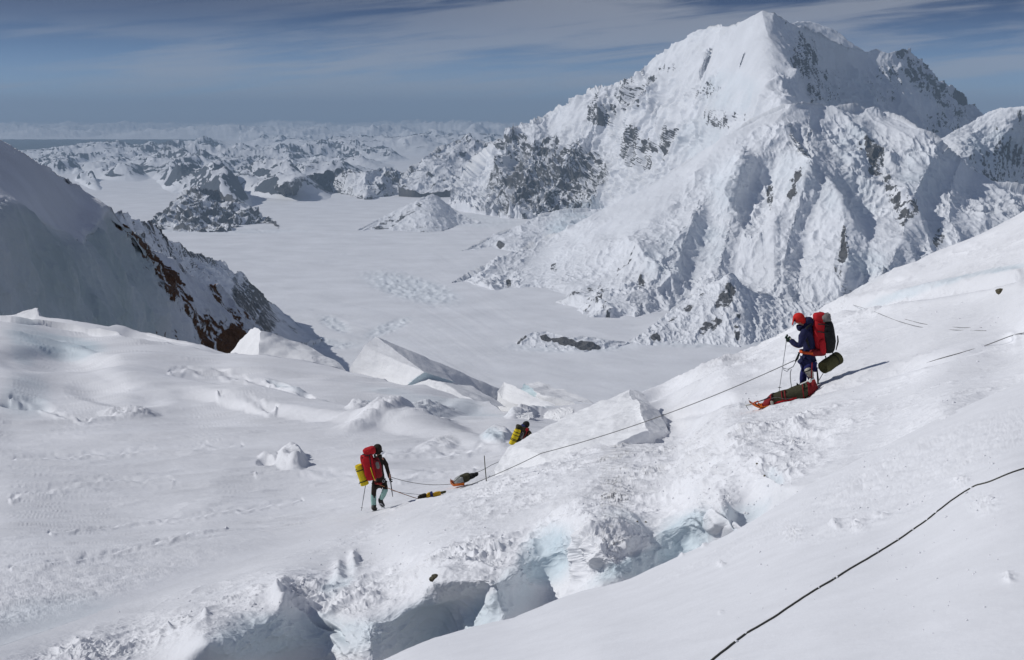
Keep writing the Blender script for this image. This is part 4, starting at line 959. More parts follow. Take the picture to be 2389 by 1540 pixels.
C_NROPE = cloth('olive_grey_rope', (0.085, 0.085, 0.070), 0.9, 1, .4, 90); C_WHITE = cloth('white_rod', (0.7, 0.7, 0.66), 0.5, 0, .05); C_BOOT = cloth('boot_plastic', (0.03, 0.028, 0.025), .5); C_DRK = cloth('dark_shaft', (0.03, 0.03, 0.035), .4, 0, .1, spec=.5); C_BLUE = cloth('blue_band', (0.02, 0.03, 0.12))

def skin(name, nodes, edges, mat, parent=None, sub=2, root=0, crease=None, noise=0.0, label=None):
    """one continuous body grown round a skeleton: nodes = [(point, radius or (rx, ry))]"""
    me = bpy.data.meshes.new(name + '_cage')
    me.from_pydata([tuple(n[0]) for n in nodes], edges, []); me.update()
    o = bpy.data.objects.new(name + '_cage', me); scene.collection.objects.link(o)
    md = o.modifiers.new('s', 'SKIN'); md.use_smooth_shade = True; md.branch_smoothing = 0.6
    sv = me.skin_vertices[0].data
    for i, n in enumerate(nodes):
        r = n[1]; sv[i].radius = (r, r) if isinstance(r, (int, float)) else r
        sv[i].use_root = (i == root)
    m2 = o.modifiers.new('ss', 'SUBSURF'); m2.levels = sub; m2.render_levels = sub
    dg = bpy.context.evaluated_depsgraph_get()
    out = bpy.data.meshes.new_from_object(o.evaluated_get(dg))
    bpy.data.objects.remove(o); bpy.data.meshes.remove(me)
    if noise:
        A = np.empty(len(out.vertices) * 3, np.float32); out.vertices.foreach_get('co', A); A = A.reshape(-1, 3)
        Nn = np.array([v.normal[:] for v in out.vertices])
        d = fbm(A, 0.14, 3, 0.5, off=root + 2.0) * noise
        out.vertices.foreach_set('co', (A + Nn * d[:, None]).astype(np.float32).ravel()); out.update()
    out.polygons.foreach_set('use_smooth', [True] * len(out.polygons))
    out.materials.clear(); out.materials.append(mat)
    return link(name, out, None, parent, label)
def chain(n): return [(i, i + 1) for i in range(n - 1)]
def soft_box(c, ax, ay, az, e=0.45, nu=28, nv=18, bulge=0.0, noise=0.02, seed=0.0, taper=0.0):
    """rounded stuffed bag: centre, three half-axes; e: squareness"""
    c = Vector(c); ax = Vector(ax); ay = Vector(ay); az = Vector(az)
    vs, fs = [], []
    def sg(x, p): return math.copysign(abs(x) ** p, x)
    for j in range(nv + 1):
        ph = -math.pi / 2 + math.pi * j / nv
        for i in range(nu):
            th = 2 * math.pi * i / nu
            x = sg(math.cos(ph), e) * sg(math.cos(th), e); y = sg(math.cos(ph), e) * sg(math.sin(th), e); z = sg(math.sin(ph), e)
            k = 1 - taper * z
            vs.append(c + ax * (x * k) + ay * (y * k) + az * z)
    for j in range(nv):
        for i in range(nu):
            i2 = (i + 1) % nu
            fs.append((j*nu+i, j*nu+i2, (j+1)*nu+i2, (j+1)*nu+i))
    A = np.array([v[:] for v in vs]); L = min(ax.length, ay.length, az.length)
    n = fbm(A, L * 1.5, 4, 0.55, off=seed) * noise
    out = []
    for v, k in zip(vs, n):
        d = (v - c); out.append(v + (d.normalized() if d.length > 0 else d) * float(k))
    return out, fs
def roll(a, b, r, segs=22, rings=14, noise=0.006, spiral=True):
    """rolled mat from a to b with a coiled end"""
    a = Vector(a); b = Vector(b); d = (b - a).normalized(); x = d.orthogonal().normalized(); y = d.cross(x)
    vs, fs = [], []
    for j in range(rings + 1):
        t = j / rings
        for i in range(segs):
            an = 2 * math.pi * i / segs
            rr = r * (1 + 0.04 * math.sin(an * 2 + 1)) * (1.0 - 0.03 * math.cos(t * math.pi * 2 * 1.5))
            vs.append(a + (b - a) * t + (x * math.cos(an) + y * math.sin(an)) * rr)
    for j in range(rings):
        for i in range(segs):
            i2 = (i + 1) % segs
            fs.append((j*segs+i, j*segs+i2, (j+1)*segs+i2, (j+1)*segs+i))
    for (c, j, s) in ((a, 0, -1), (b, rings, 1)):
        o = len(vs)
        for k, (rr, dep) in enumerate(((0.86, .012), (0.80, -.012), (0.5, 0.006), (0.44, -.010), (0.15, 0.004))):
            for i in range(segs):
                an = 2 * math.pi * i / segs
                vs.append(c + d * s * dep + (x * math.cos(an) + y * math.sin(an)) * rr * r)
        base = [j*segs + i for i in range(segs)]
        prev = base
        for k in range(5):
            cur = [o + k*segs + i for i in range(segs)]
            for i in range(segs):
                i2 = (i + 1) % segs
                q = (prev[i], cur[i], cur[i2], prev[i2])
                fs.append(q if s < 0 else q[::-1])
            prev = cur
        fs.append(tuple(prev) if s > 0 else tuple(prev[::-1]))
    return vs, fs
def ring(c, d, r, w, n=24):
    """strap round a roll or bag"""
    d = Vector(d).normalized(); x = d.orthogonal().normalized(); y = d.cross(x)
    vs, fs = [], []
    for i in range(n):
        an = 2 * math.pi * i / n
        for (rr, o) in ((r, -w), (r + .006, -w), (r + .006, w), (r, w)):
            vs.append(Vector(c) + (x * math.cos(an) + y * math.sin(an)) * rr + d * o)
    for i in range(n):
        i2 = (i + 1) % n
        for k in range(4):
            k2 = (k + 1) % 4
            fs.append((i*4+k, i2*4+k, i2*4+k2, i*4+k2))
    return vs, fs
def part(name, geo, mat, parent, label=None):
    return link(name, mesh_of(*geo), mat, parent, label)
def sag(a, b, k, n=24):
    a = Vector(a); b = Vector(b)
    return [a + (b - a) * (i / n) - Vector((0, 0, 1)) * k * 4 * (i / n) * (1 - i / n) for i in range(n + 1)]
def glove(parent, wrist, palm, grip, r=0.045, mat=None, name='glove'):
    """gloved hand: palm with four fingers of unequal length closed round a shaft and a thumb from its side"""
    w = Vector(wrist); p = Vector(palm); g = Vector(grip).normalized()
    f = (p - w).normalized(); s = g - f * g.dot(f); s.normalize(); n = f.cross(s).normalized()
    nodes = [(w, (r * .75, r * .6)), (w + (p - w) * .5, (r * .85, r * .62)), (p, (r, r * .65))]
    parts = []
    hand = skin(name, nodes, chain(3), mat, parent, sub=2)
    bm = bmesh.new(); bm.from_mesh(hand.data)
    for k, (off, ln) in enumerate(((-.034, .050), (-.012, .058), (.011, .055), (.033, .044))):
        b0 = p + s * off; j1 = b0 + f * ln * .75 + n * .006; j2 = j1 + n * ln * .62; j3 = j2 - f * ln * .55
        o = skin('finger', [(b0, .013), (j1, .012), (j2, .011), (j3, .009)], chain(4), mat, None, sub=1)
        bm.from_mesh(o.data); me = o.data; bpy.data.objects.remove(o); bpy.data.meshes.remove(me)
    b0 = w + (p - w) * .45 - s * r * .6; j1 = b0 - s * .02 + n * .03 + f * .012; j2 = j1 + n * .018 + f * .026 + s * .012
    o = skin('finger', [(b0, .014), (j1, .013), (j2, .010)], chain(3), mat, None, sub=1)
    bm.from_mesh(o.data); me = o.data; bpy.data.objects.remove(o); bpy.data.meshes.remove(me)
    bm.to_mesh(hand.data); bm.free()
    for q in hand.data.polygons: q.use_smooth = True
    return hand
def boot(parent, heel, toe, ankle, mat, name='boot'):
    heel = Vector(heel); toe = Vector(toe); ankle = Vector(ankle)
    up = Vector((0, 0, 1)); mid = heel.lerp(toe, .5)
    b = skin(name, [(ankle + up * .05, .075), (ankle, .075), (heel.lerp(ankle, .25) + up * .03, .078), (mid + up * .035, (.066, .062)), (toe + up * .03, (.056, .048)), (toe + (toe - heel) * .12 + up * .03, (.04, .035))], chain(6), mat, parent, sub=2)
    d = (toe - heel).normalized(); s = d.cross(up).normalized()
    vs, fs = [], []
    for k, sx in enumerate((-.05, .05)):
        for q in range(5):
            c = heel + (toe - heel) * (q / 4) + s * sx - up * .02
            o = len(vs)
            vs += [c + d * .008, c - d * .008, c + s * .01, c - up * .045]
            fs += [(o, o+1, o+3), (o+1, o+2, o+3), (o+2, o, o+3), (o, o+2, o+1)]
    vs2, fs2 = soft_box(mid - up * .012, d * ((toe - heel).length * .5 + .03), s * .05, up * .012, 0.5, 16, 8, noise=0)
    cr = part('crampon', join_parts([(vs, fs), (vs2, fs2)]), C_METAL, b)
    return b
def pole(name, a, b, label, group=None, r=.008, mat=None, basket=True, gripmat=None):
    a = Vector(a); b = Vector(b); d = (b - a).normalized()
    e = empty(name, b, label, 'trekking pole', group)
    part('shaft', tube_path([a + d * .12, a.lerp(b, .5), b], [r, r * .85, r * .55], 8), mat or C_DRK, e)
    part('grip', tube_path([a - d * .01, a, a + d * .06, a + d * .13], [.012, .018, .014, .015], 10), gripmat or C_BLK, e)
    if basket: part('basket', tube_path([b - d * .09, b - d * .085, b - d * .08], [.02, .045, .02], 12), C_BLK, e)
    return e

# ------------------------------------------------------------------ climber in the blue jacket, upper right
def R(X, Y, dd=0.0):      # pixel of the close-up of this climber, metres behind (+) or before (-) his mid plane
    return P(1705.2 + X * .1808, 696 + Y * .1808, 30.85 + dd)
def climber_right():
    foot = R(1010, 1200)
    e = empty('person', foot, 'climber in red cap and navy jacket stooping over a pole on the upper slope', 'person', 'climbers roped together')
    hipc = R(1000, 800); chest = R(985, 480); neck = R(935, 360)
    hd = R(868, 275); top = R(868, 225)
    # body: one continuous figure
    nd = [(hipc, (.15, .13)), (R(1000, 680), (.14, .12)), (chest, (.16, .14)), (R(965, 395), (.12, .09)), (neck, .055), (hd, (.085, .095)), (top, (.075, .08)),      # 0-6
          (R(960, 430, -.17), .050), (R(868, 635, -.24), .05), (R(790, 550, -.17), .036), (R(745, 520, -.12), .030),          # 7-10 near arm
          (R(955, 425, .19), .065), (R(880, 630, .24), .05), (R(800, 600, .24), .036), (R(760, 560, .22), .030),              # 11-14 far arm
          (R(1000, 850, -.10), .095), (R(965, 905, -.14), .070), (R(1035, 1050, -.10), .052), (R(1030, 1150, -.10), .045),     # 15-18 near leg
          (R(985, 860, .10), .095), (R(935, 960, .14), .068), (R(925, 1080, .12), .050), (R(925, 1170, .12), .045),            # 19-22 far leg
          (R(838, 300), .030), (R(826, 312), .016), (R(848, 335), .045)]                                                    # nose, chin
    ed = [(0, 1), (1, 2), (2, 3), (3, 4), (4, 5), (5, 6), (2, 7), (7, 8), (8, 9), (9, 10), (2, 11), (11, 12), (12, 13), (13, 14), (0, 15), (15, 16), (16, 17), (17, 18), (0, 19), (19, 20), (20, 21), (21, 22), (5, 23), (23, 24), (5, 25)]
    skin('body', nd, ed, C_SKIN, e, sub=2)
    part('sunglasses', tube_path([R(836, 283, -.075), R(822, 290, -.05), R(814, 292, 0), R(822, 290, .05), R(836, 283, .075)], [.012, .022, .016, .022, .012], 8), C_BLK, e)
    # cap with peak
    cp = part('cap', soft_box(R(872, 252), (.128, 0, .01), (0, .118, 0), (-.01, 0, .112), .95, noise=.006), C_HAT, e)
    part('neck_flap', soft_box(R(925, 285), (.065, 0, .01), (0, .105, 0), (0, 0, .075), .8, noise=.01), C_HAT, cp)
    pv = [R(812, 250, -.09), R(800, 255, -.045), R(797, 256, 0), R(800, 255, .045), R(812, 250, .09), R(795, 330, -.07), R(783, 345, -.03), R(780, 348, 0), R(783, 345, .03), R(795, 330, .07)]
    pv2 = [v + Vector((.012, 0, -.004)) for v in pv]
    pf = [(i, i+1, i+6, i+5) for i in range(4)] + [(10+i, 15+i, 16+i, 11+i) for i in range(4)] + [(5+i, 6+i, 16+i, 15+i) for i in range(4)] + [(0, 5, 15, 10), (4, 14, 19, 9)] + [(i, 10+i, 11+i, i+1) for i in range(4)]
    part('peak', (pv + pv2, pf), C_HAT, cp)
    # jacket with hood, collar, long skirt
    jn = [(R(1010, 700), (.17, .15)), (R(1000, 560), (.185, .165)), (R(985, 450), (.195, .175)), (R(985, 370), (.17, .15)), (R(950, 335), (.115, .12)), (R(925, 335, 0), (.09, .10)),
          (R(945, 420, -.20), .112), (R(880, 625, -.26), .084), (R(800, 568, -.19), .066), (R(755, 535, -.14), .055),
          (R(945, 425, .20), .095), (R(890, 620, .25), .078), (R(815, 590, .25), .058), (R(775, 570, .23), .05),
          (R(1000, 790), (.20, .18)), (R(950, 855), (.18, .20)), (R(940, 880), (.14, .19))]
    je = [(0, 1), (1, 2), (2, 3), (3, 4), (4, 5), (2, 6), (6, 7), (7, 8), (8, 9), (2, 10), (10, 11), (11, 12), (12, 13), (0, 14), (14, 15), (15, 16)]
    jk = skin('jacket', jn, je, C_NAVY, e, sub=2, noise=0.035)
    part('collar', soft_box(R(893, 382), (.085, 0, .0), (0, .11, 0), (-.02, 0, .075), .75, noise=.008), C_NAVY, jk)
    part('hood', soft_box(R(1000, 300), (.10, 0, .01), (0, .13, 0), (-.02, 0, .10), .7, noise=.02), C_NAVY, jk)
    # trousers and knee patches
    tn = [(R(1010, 830), (.16, .14)), (R(1010, 870, -.10), .115), (R(968, 915, -.15), .090), (R(1035, 1040, -.11), .072), (R(1030, 1140, -.10), .066), (R(980, 870, .10), .11), (R(930, 965, .13), .090), (R(925, 1070, .12), .085), (R(925, 1160, .12), .08)]
    skin('trousers', tn, [(0, 1), (1, 2), (2, 3), (3, 4), (0, 5), (5, 6), (6, 7), (7, 8)], C_NAVY2, e, sub=2, noise=0.02)
    ga = skin('gaiter', [(R(972, 880, -.17), .098), (R(1010, 965, -.15), .097), (R(1045, 1035, -.13), .070)], chain(3), C_CREAM, e, sub=2, noise=.015)
    part('strap', ring(R(985, 925, -.15), R(1010, 965) - R(972, 880), .098, .012), C_BLK, ga)
    # boots behind the load
    boot(e, R(1070, 1205, -.10), R(960, 1210, -.12), R(1032, 1150, -.10), C_BOOT); boot(e, R(960, 1215, .12), R(860, 1225, .12), R(925, 1165, .12), C_BOOT)
    # harness, belt
    part('hip_belt', ring(R(1000, 690), (.05, 0, 1), .20, .03), C_ORED, e)
    part('sling', tube_path([R(860, 700, -.14), R(880, 700, -.15), R(850, 780, -.14), R(828, 812, -.10)], [.012, .02, .028, .018], 8), C_BLK, e)
    part('webbing', tube_path([R(1045, 830, -.24), R(1040, 930, -.25), R(1035, 1030, -.24)], .012, 6), C_DRED, e)
    part('carabiner', tube_path([R(680, 905, -.1), R(735, 915, -.1), R(760, 900, -.1), R(720, 945, -.1), R(680, 925, -.1), R(665, 880, -.1)], .008, 6), C_METAL, e)
    part('leash', tube_path([R(835, 815, -.1), R(800, 880, -.1), R(740, 915, -.1)], .008, 6), C_ROPE, e)
    gl = glove(e, R(765, 535, -.14), R(725, 505, -.12), R(710, 580, -.12) - R(700, 440, -.12), mat=C_GREEN, r=.058)
    part('cuff', soft_box(R(768, 530, -.14), (.022, 0, .012), (0, .05, 0), (-.02, 0, .045), .7, noise=.004), C_CREAM, e)
    glove(e, R(770, 565, .23), R(735, 545, .21), R(710, 580, .2) - R(700, 440, .2), mat=C_GREEN, r=.05)
    tip = R(618, 1200, -.12)
    pole('trekking_pole', R(722, 470, -.12), tip, 'thin grey trekking pole held in the green gloves of the navy jacketed climber', r=.011, mat=C_METAL)
    # big pack
    pk = empty('backpack', R(1180, 740), 'tall red and black backpack carried by the climber in the navy jacket', 'backpack', 'loaded backpacks on the climbers')
    up = (R(1150, 250) - R(1190, 720)).normalized(); h = (R(1150, 250) - R(1190, 720)).length / 2
    c = R(1170, 480); bx = Vector((.0, 0, 0))
    rt = Vector((up.z, 0, -up.x))
    part('pack_bag', soft_box(c - rt * .045, rt * .155, (0, .17, 0), up * h, .62, noise=.03, seed=1), C_RED, pk)
    part('pack_back', soft_box(c + rt * .125 - up * .03, rt * .155, (0, .185, 0), up * (h * .92), .68, noise=.04, seed=4), C_BLK, pk)
    part('lid', soft_box(R(1140, 240), rt * .14, (0, .16, 0), up * .10, .6, noise=.03, seed=2), C_RED, pk)
    part('stuffed_cloth', soft_box(R(1225, 248, -.09), rt * .115 - up * .03, (0, .12, 0), up * .09 + rt * .02, .95, noise=.07, seed=6), C_GREY, pk)
    part('hip_pad', soft_box(R(1100, 690, -.02), (.20, 0, .0), (0, .19, 0), (0, 0, .085), .6, noise=.03, seed=7), C_DRED, pk)
    part('side_pocket', soft_box(c - up * .22 - Vector((0, .17, 0)) - rt * .04, rt * .07, (0, .05, 0), up * .17, .6, noise=.02, seed=3), C_RED, pk)
    part('compression_strap', tube_path([R(1120, 335, -.18), R(1190, 335, -.19), R(1290, 355, -.18)], .014, 6), C_BLK, pk)
    part('compression_strap', tube_path([R(1115, 430, -.18), R(1190, 440, -.20), R(1290, 440, -.18)], .014, 6), C_BLK, pk)
    part('shoulder_strap', tube_path([R(1040, 330, -.12), R(975, 380, -.19), R(960, 500, -.21), R(1010, 640, -.17)], [.02, .026, .026, .018], 8), C_BLK, pk)
    for (x, y) in ((1080, 215), (1145, 180), (1240, 190), (1262, 205)):
        part('loop', tube_path([R(x, y + 22), R(x - 5, y - 8), R(x + 12, y - 4), R(x + 16, y + 20)], .008, 6), C_BLK, pk)
    part('mat_hanger', tube_path([R(1215, 740, -.1), R(1225, 800, -.12)], .012, 6), C_BLK, pk); part('mat_hanger', tube_path([R(1310, 700, .1), R(1315, 750, .12)], .012, 6), C_BLK, pk)
    part('dangling_strap', tube_path([R(1372, 480, -.1), R(1378, 560, -.1), R(1352, 670, -.1)], [.012, .018, .010], 6), C_BLK, pk)
    m = part('sleeping_mat', roll(R(1185, 895, -.18), R(1378, 770, .16), .140), C_OLIVE2, pk)
    part('strap', ring(R(1240, 866, -.06), R(1378, 770, .16) - R(1185, 895, -.18), .141, .008), C_BLK, m); part('strap', ring(R(1325, 803, .07), R(1378, 770, .16) - R(1185, 895, -.18), .141, .008), C_BLK, m)
    # axe hanging behind
    ax = empty('ice_axe', R(1120, 1190, .05), 'black shafted ice axe hanging below the red and black pack', 'ice axe', 'ice axes carried by the party')
    part('shaft', tube_path([R(1105, 900, .05), R(1118, 1040, .05), R(1122, 1190, .05)], [.014, .022, .008], 8), C_BLK, ax)
    part('head', tube_path([R(1075, 915, .05), R(1105, 895, .05), R(1140, 905, .05)], [.005, .014, .008], 6), C_METAL, ax)
climber_right()

# load and sled at his feet
def sled_right():
    a = R(262, 1428, -.32); b = R(1100, 1222, -.20)
    e = empty('sled', a, 'long orange plastic sled under the dark red load beside the navy climber', 'sled', 'sleds hauled by the party')
    d = (b - a); L = d.length; d.normalize(); s = Vector((0, 1, 0)) - d * d.y; s.normalize(); up = s.cross(d) * -1
    if up.z < 0: up = -up
    vs, fs = [], []
    n = 26
    for i in range(n + 1):
        t = i / n; c = a + d * L * t + up * (.16 * max(0, 1 - t * 6) ** 2 - .02)
        w = .15 * (0.65 + .35 * min(1, t * 5)); hh = .05
        prof = [(-w - .03, hh), (-w, hh), (-w * .93, .01), (-w * .4, 0), (0, .004), (w * .4, 0), (w * .93, .01), (w, hh), (w + .03, hh)]
        for (x, z) in prof: vs.append(c + s * x + up * z)
        for (x, z) in prof[::-1]: vs.append(c + s * x + up * (z - .012))
    m = 18
    for i in range(n):
        for k in range(m):
            k2 = (k + 1) % m
            fs.append((i*m+k, i*m+k2, (i+1)*m+k2, (i+1)*m+k))
    fs.append(tuple(range(m))); fs.append(tuple(n*m + k for k in range(m))[::-1])
    part('hull', (vs, fs), C_ORANGE, e)
    part('hauling_cord', tube_path([R(275, 1370, -.5), R(300, 1345, -.5), R(345, 1325, -.5), R(350, 1355, -.5), R(390, 1370, -.5)], .014, 6), C_ORED, e)
    part('hauling_cord', tube_path([R(310, 1345, -.4), R(330, 1375, -.45), R(370, 1395, -.5)], .010, 6), C_BLK, e)
    # duffel
    g = empty('duffel_bag', R(760, 1340, -.25), 'long dark olive and red duffel lashed on the orange sled by the navy climber', 'duffel bag', 'duffel bags lashed on the sleds')
    def sec(X0, Y0, X1, Y1, dd, w): return (R((X0 + X1) / 2, (Y0 + Y1) / 2, dd), R(X0, Y0, dd), R(X1, Y1, dd), w)
    secs = [sec(405, 1360, 400, 1398, -.28, .06), sec(440, 1310, 440, 1398, -.28, .14), sec(520, 1240, 520, 1392, -.28, .20), sec(620, 1205, 610, 1370, -.27, .22), sec(720, 1180, 715, 1345, -.26, .23),
            sec(860, 1125, 850, 1310, -.25, .24), sec(960, 1075, 965, 1270, -.24, .24), sec(1040, 1045, 1065, 1225, -.23, .22), sec(1075, 1045, 1112, 1205, -.22, .16)]
    def loft(ss, mat, nm, seed):
        vs, fs = [], []; q = 18
        for (c, t, bt, w) in ss:
            h = (t - bt) / 2
            for k in range(q):
                an = 2 * math.pi * k / q
                x = math.copysign(abs(math.cos(an)) ** .8, math.cos(an)); y = math.copysign(abs(math.sin(an)) ** .8, math.sin(an))
                vs.append(c + h * y + Vector((0, 1, 0)) * w * x)
        A = np.array([v[:] for v in vs]); nn = fbm(A, .16, 3, off=seed) * .035
        vs = [v + Vector((0, -float(k) * .4, float(k))) for v, k in zip(vs, nn)]
        for i in range(len(ss) - 1):
            for k in range(q):
                k2 = (k + 1) % q; fs.append((i*q+k, i*q+k2, (i+1)*q+k2, (i+1)*q+k))
        fs.append(tuple(range(q))); fs.append(tuple((len(ss)-1)*q + k for k in range(q))[::-1])
        return part(nm, (vs, fs), mat, g)
    def dense(ss, k=4):
        out = []
        for a_, b_ in zip(ss[:-1], ss[1:]):
            for i in range(k):
                t = i / k; out.append(tuple(a_[j].lerp(b_[j], t) for j in range(3)) + (a_[3] + (b_[3] - a_[3]) * t,))
        return out + [ss[-1]]
    loft(dense(secs[0:3]), C_DRED, 'bag_nose', 2); loft(dense(secs[2:7]), C_OLIVE, 'bag_body', 3); loft(dense(secs[6:9]), C_DRED, 'bag_end', 5)
    part('side_panel', soft_box(R(640, 1335, -.44), (.17, 0, .05), (0, .06, 0), (-.01, 0, .040), .7, noise=.02), C_RED, g); part('side_panel', soft_box(R(780, 1295, -.44), (.11, 0, .035), (0, .06, 0), (-.01, 0, .035), .7, noise=.02), C_RED, g)
    for (x, y0, y1) in ((530, 1238, 1390), (660, 1195, 1360), (700, 1185, 1350), (930, 1090, 1290), (1000, 1060, 1250)):
        part('lashing', tube_path([R(x, y0, -.22), R(x - 12, y0 + 12, -.40), R(x - 4, (y0 + y1) / 2, -.50), R(x + 6, y1, -.46)], .013, 6), C_DRED if x != 530 else C_BLK, g)
    part('lashing', tube_path([R(520, 1290, -.5), R(600, 1275, -.51), R(690, 1300, -.51), R(790, 1290, -.51)], .006, 6), C_GREY, g)
    part('buckle', soft_box(R(525, 1350, -.50), (.03, 0, 0), (0, .02, 0), (-.01, 0, .045), .5, noise=.01), C_CREAM, g)
    part('handle', tube_path([R(850, 1120, -.25), R(848, 1092, -.25), R(862, 1112, -.25)], .014, 6), C_BLK, g)
    part('handle', tube_path([R(530, 1240, -.3), R(540, 1222, -.3), R(560, 1235, -.3)], .012, 6), C_BLK, g)
    pl = empty('tent_pole', R(890, 1115, -.46), 'white rod strapped along the top of the duffel at the climber\'s knee', 'rod')
    part('rod', tube_path([R(1075, 1035, -.46), R(985, 1068, -.46), R(885, 1113, -.46)], .012, 8), C_WHITE, pl); part('knot', soft_box(R(1018, 1060, -.47), (.035, 0, .01), (0, .03, 0), (0, 0, .045), .9, noise=.015), C_WHITE, pl)
    ax = empty('ice_axe', R(200, 1400, -.4), 'ice axe with pale head sticking out past the nose of the orange sled', 'ice axe', 'ice axes carried by the party')
    part('shaft', tube_path([R(500, 1275, -.45), R(420, 1310, -.45), R(270, 1358, -.43)], [.016, .014, .010], 8), C_DRK, ax)
    part('head', tube_path([R(300, 1345, -.42), R(245, 1372, -.42), R(182, 1382, -.42)], [.014, .016, .010], 8), C_CREAM, ax)
    part('pick', tube_path([R(186, 1378, -.42), R(205, 1410, -.42), R(232, 1448, -.42)], [.013, .010, .004], 6), C_METAL, ax)
sled_right()

# ------------------------------------------------------------------ climber with the yellow mat, walking away
def Lq(X, Y, dd=0.0):
    return P(800.4 + X * .1356, 1009.2 + Y * .1356, 38.6 + dd)
def climber_left():
    e = empty('person', Lq(560, 1340), 'climber in dark clothes and pale teal gaiters walking away over the field', 'person', 'climbers roped together')
    nd = [(Lq(615, 830), (.14, .12)), (Lq(620, 680), (.13, .11)), (Lq(625, 500), (.16, .12)), (Lq(610, 410), (.10, .08)), (Lq(598, 370), .05), (Lq(592, 300), (.085, .09)), (Lq(588, 255), (.075, .08)),
          (Lq(690, 445, .02), .058), (Lq(765, 620, .02), .045), (Lq(800, 770, -.04), .032), (Lq(810, 820, -.05), .026),
          (Lq(540, 450, .12), .058), (Lq(440, 640, .25), .042), (Lq(400, 800, .25), .032), (Lq(392, 860, .25), .026),
          (Lq(545, 880, 0), .09), (Lq(525, 1030, .02), .055), (Lq(522, 1170, .08), .042), (Lq(530, 1250, .06), .042),
          (Lq(690, 870, 0), .09), (Lq(732, 960, -.10), .050), (Lq(690, 1090, .0), .042), (Lq(655, 1160, .06), .042), (Lq(640, 300, .02), .024), (Lq(592, 335), .06)]
    ed = [(0, 1), (1, 2), (2, 3), (3, 4), (4, 5), (5, 6), (2, 7), (7, 8), (8, 9), (9, 10), (2, 11), (11, 12), (12, 13), (13, 14), (0, 15), (15, 16), (16, 17), (17, 18), (0, 19), (19, 20), (20, 21), (21, 22), (5, 23), (5, 24)]
    skin('body', nd, ed, C_SKIN, e, sub=2)
    cp = part('hat', soft_box(Lq(590, 288), (.125, 0, .01), (0, .125, 0), (-.01, 0, .15), .9, noise=.01), C_BROWN, e)
    part('brim', soft_box(Lq(612, 322, .0), (.12, 0, .0), (0, .12, 0), (0, 0, .014), .95, noise=.004), C_BROWN, cp)
    part('sunglasses', tube_path([Lq(625, 320, .06), Lq(648, 315, .05), Lq(655, 312, .0), Lq(640, 325, -.05)], [.012, .02, .018, .01], 8), C_BLK, e)
    jn = [(Lq(620, 800), (.16, .14)), (Lq(625, 650), (.155, .14)), (Lq(630, 500), (.18, .15)), (Lq(620, 415), (.13, .11)), (Lq(605, 375), (.08, .08)),
          (Lq(690, 450, .02), .078), (Lq(762, 620, .02), .062), (Lq(804, 795, -.03), .048), (Lq(545, 460, .12), .075), (Lq(445, 640, .25), .055), (Lq(405, 780, .25), .045), (Lq(640, 870), (.165, .15))]
    skin('jacket', jn, [(0, 1), (1, 2), (2, 3), (3, 4), (2, 5), (5, 6), (6, 7), (2, 8), (8, 9), (9, 10), (0, 11)], C_BROWN, e, sub=2, noise=.025)
    tn = [(Lq(620, 850), (.15, .13)), (Lq(545, 890), .10), (Lq(525, 1020, .02), .078), (Lq(522, 1150, .05), .070), (Lq(700, 880), .10), (Lq(735, 955, -.1), .080), (Lq(700, 1045, -.03), .068)]
    skin('trousers', tn, [(0, 1), (1, 2), (2, 3), (0, 4), (4, 5), (5, 6)], C_BROWN, e, sub=2, noise=.012)
    skin('gaiter', [(Lq(521, 1035, .03), .086), (Lq(521, 1140, .06), .082), (Lq(530, 1285, .07), .078)], chain(3), C_TEAL, e, sub=2, noise=.012)
    skin('gaiter', [(Lq(732, 945, -.1), .088), (Lq(700, 1050, -.05), .082), (Lq(648, 1150, .05), .074)], chain(3), C_TEAL, e, sub=2, noise=.012)
    boot(e, Lq(520, 1345, -.06), Lq(560, 1330, .18), Lq(528, 1260, .06), C_BOOT); boot(e, Lq(640, 1215, .0), Lq(690, 1275, .16), Lq(645, 1150, .06), C_BOOT)
    part('harness', ring(Lq(620, 850), (0.02, 0, 1), .175, .03), C_DRED, e)
    part('carabiner', tube_path([Lq(690, 810, -.2), Lq(710, 830, -.2), Lq(700, 860, -.2), Lq(675, 850, -.2), Lq(680, 815, -.2)], .009, 6), C_METAL, e)
    glove(e, Lq(803, 775, -.04), Lq(812, 825, -.05), Lq(850, 1100, -.05) - Lq(815, 830, -.05), mat=C_BLK, r=.05); glove(e, Lq(400, 800, .25), Lq(394, 850, .25), Lq(312, 1340, .2) - Lq(394, 850, .25), mat=C_BLK, r=.05)
    pole('trekking_pole', Lq(395, 830, .25), Lq(312, 1345, .10), 'dark trekking pole planted left of the climber with the yellow mat', r=.011)
    ax = empty('ice_axe', Lq(850, 1100, -.05), 'dark ice axe held low in the right hand of the climber in brown', 'ice axe', 'ice axes carried by the party')
    part('shaft', tube_path([Lq(812, 810, -.05), Lq(830, 960, -.05), Lq(852, 1105, -.05)], [.014, .016, .008], 8), C_DRK, ax)
    part('head', tube_path([Lq(780, 855, -.05), Lq(812, 812, -.05), Lq(836, 800, -.05)], [.004, .014, .009], 6), C_METAL, ax)
    pk = empty('backpack', Lq(470, 840, -.28), 'tall bright red backpack with black straps carried by the climber in brown', 'backpack', 'loaded backpacks on the climbers')
    dn_ = (Lq(560, 800) - Lq(450, 300)).normalized(); up = -dn_; rt = Vector((up.z, 0, -up.x))
    part('pack_bag', soft_box(Lq(452, 590, -.26), rt * .17, (0, .15, 0), up * .375, .5, noise=.03, seed=1), C_RED, pk)
    part('side_pocket', soft_box(Lq(590, 600, -.27), rt * .095, (0, .13, 0), up * .29, .5, noise=.035, seed=5), C_DRED, pk)
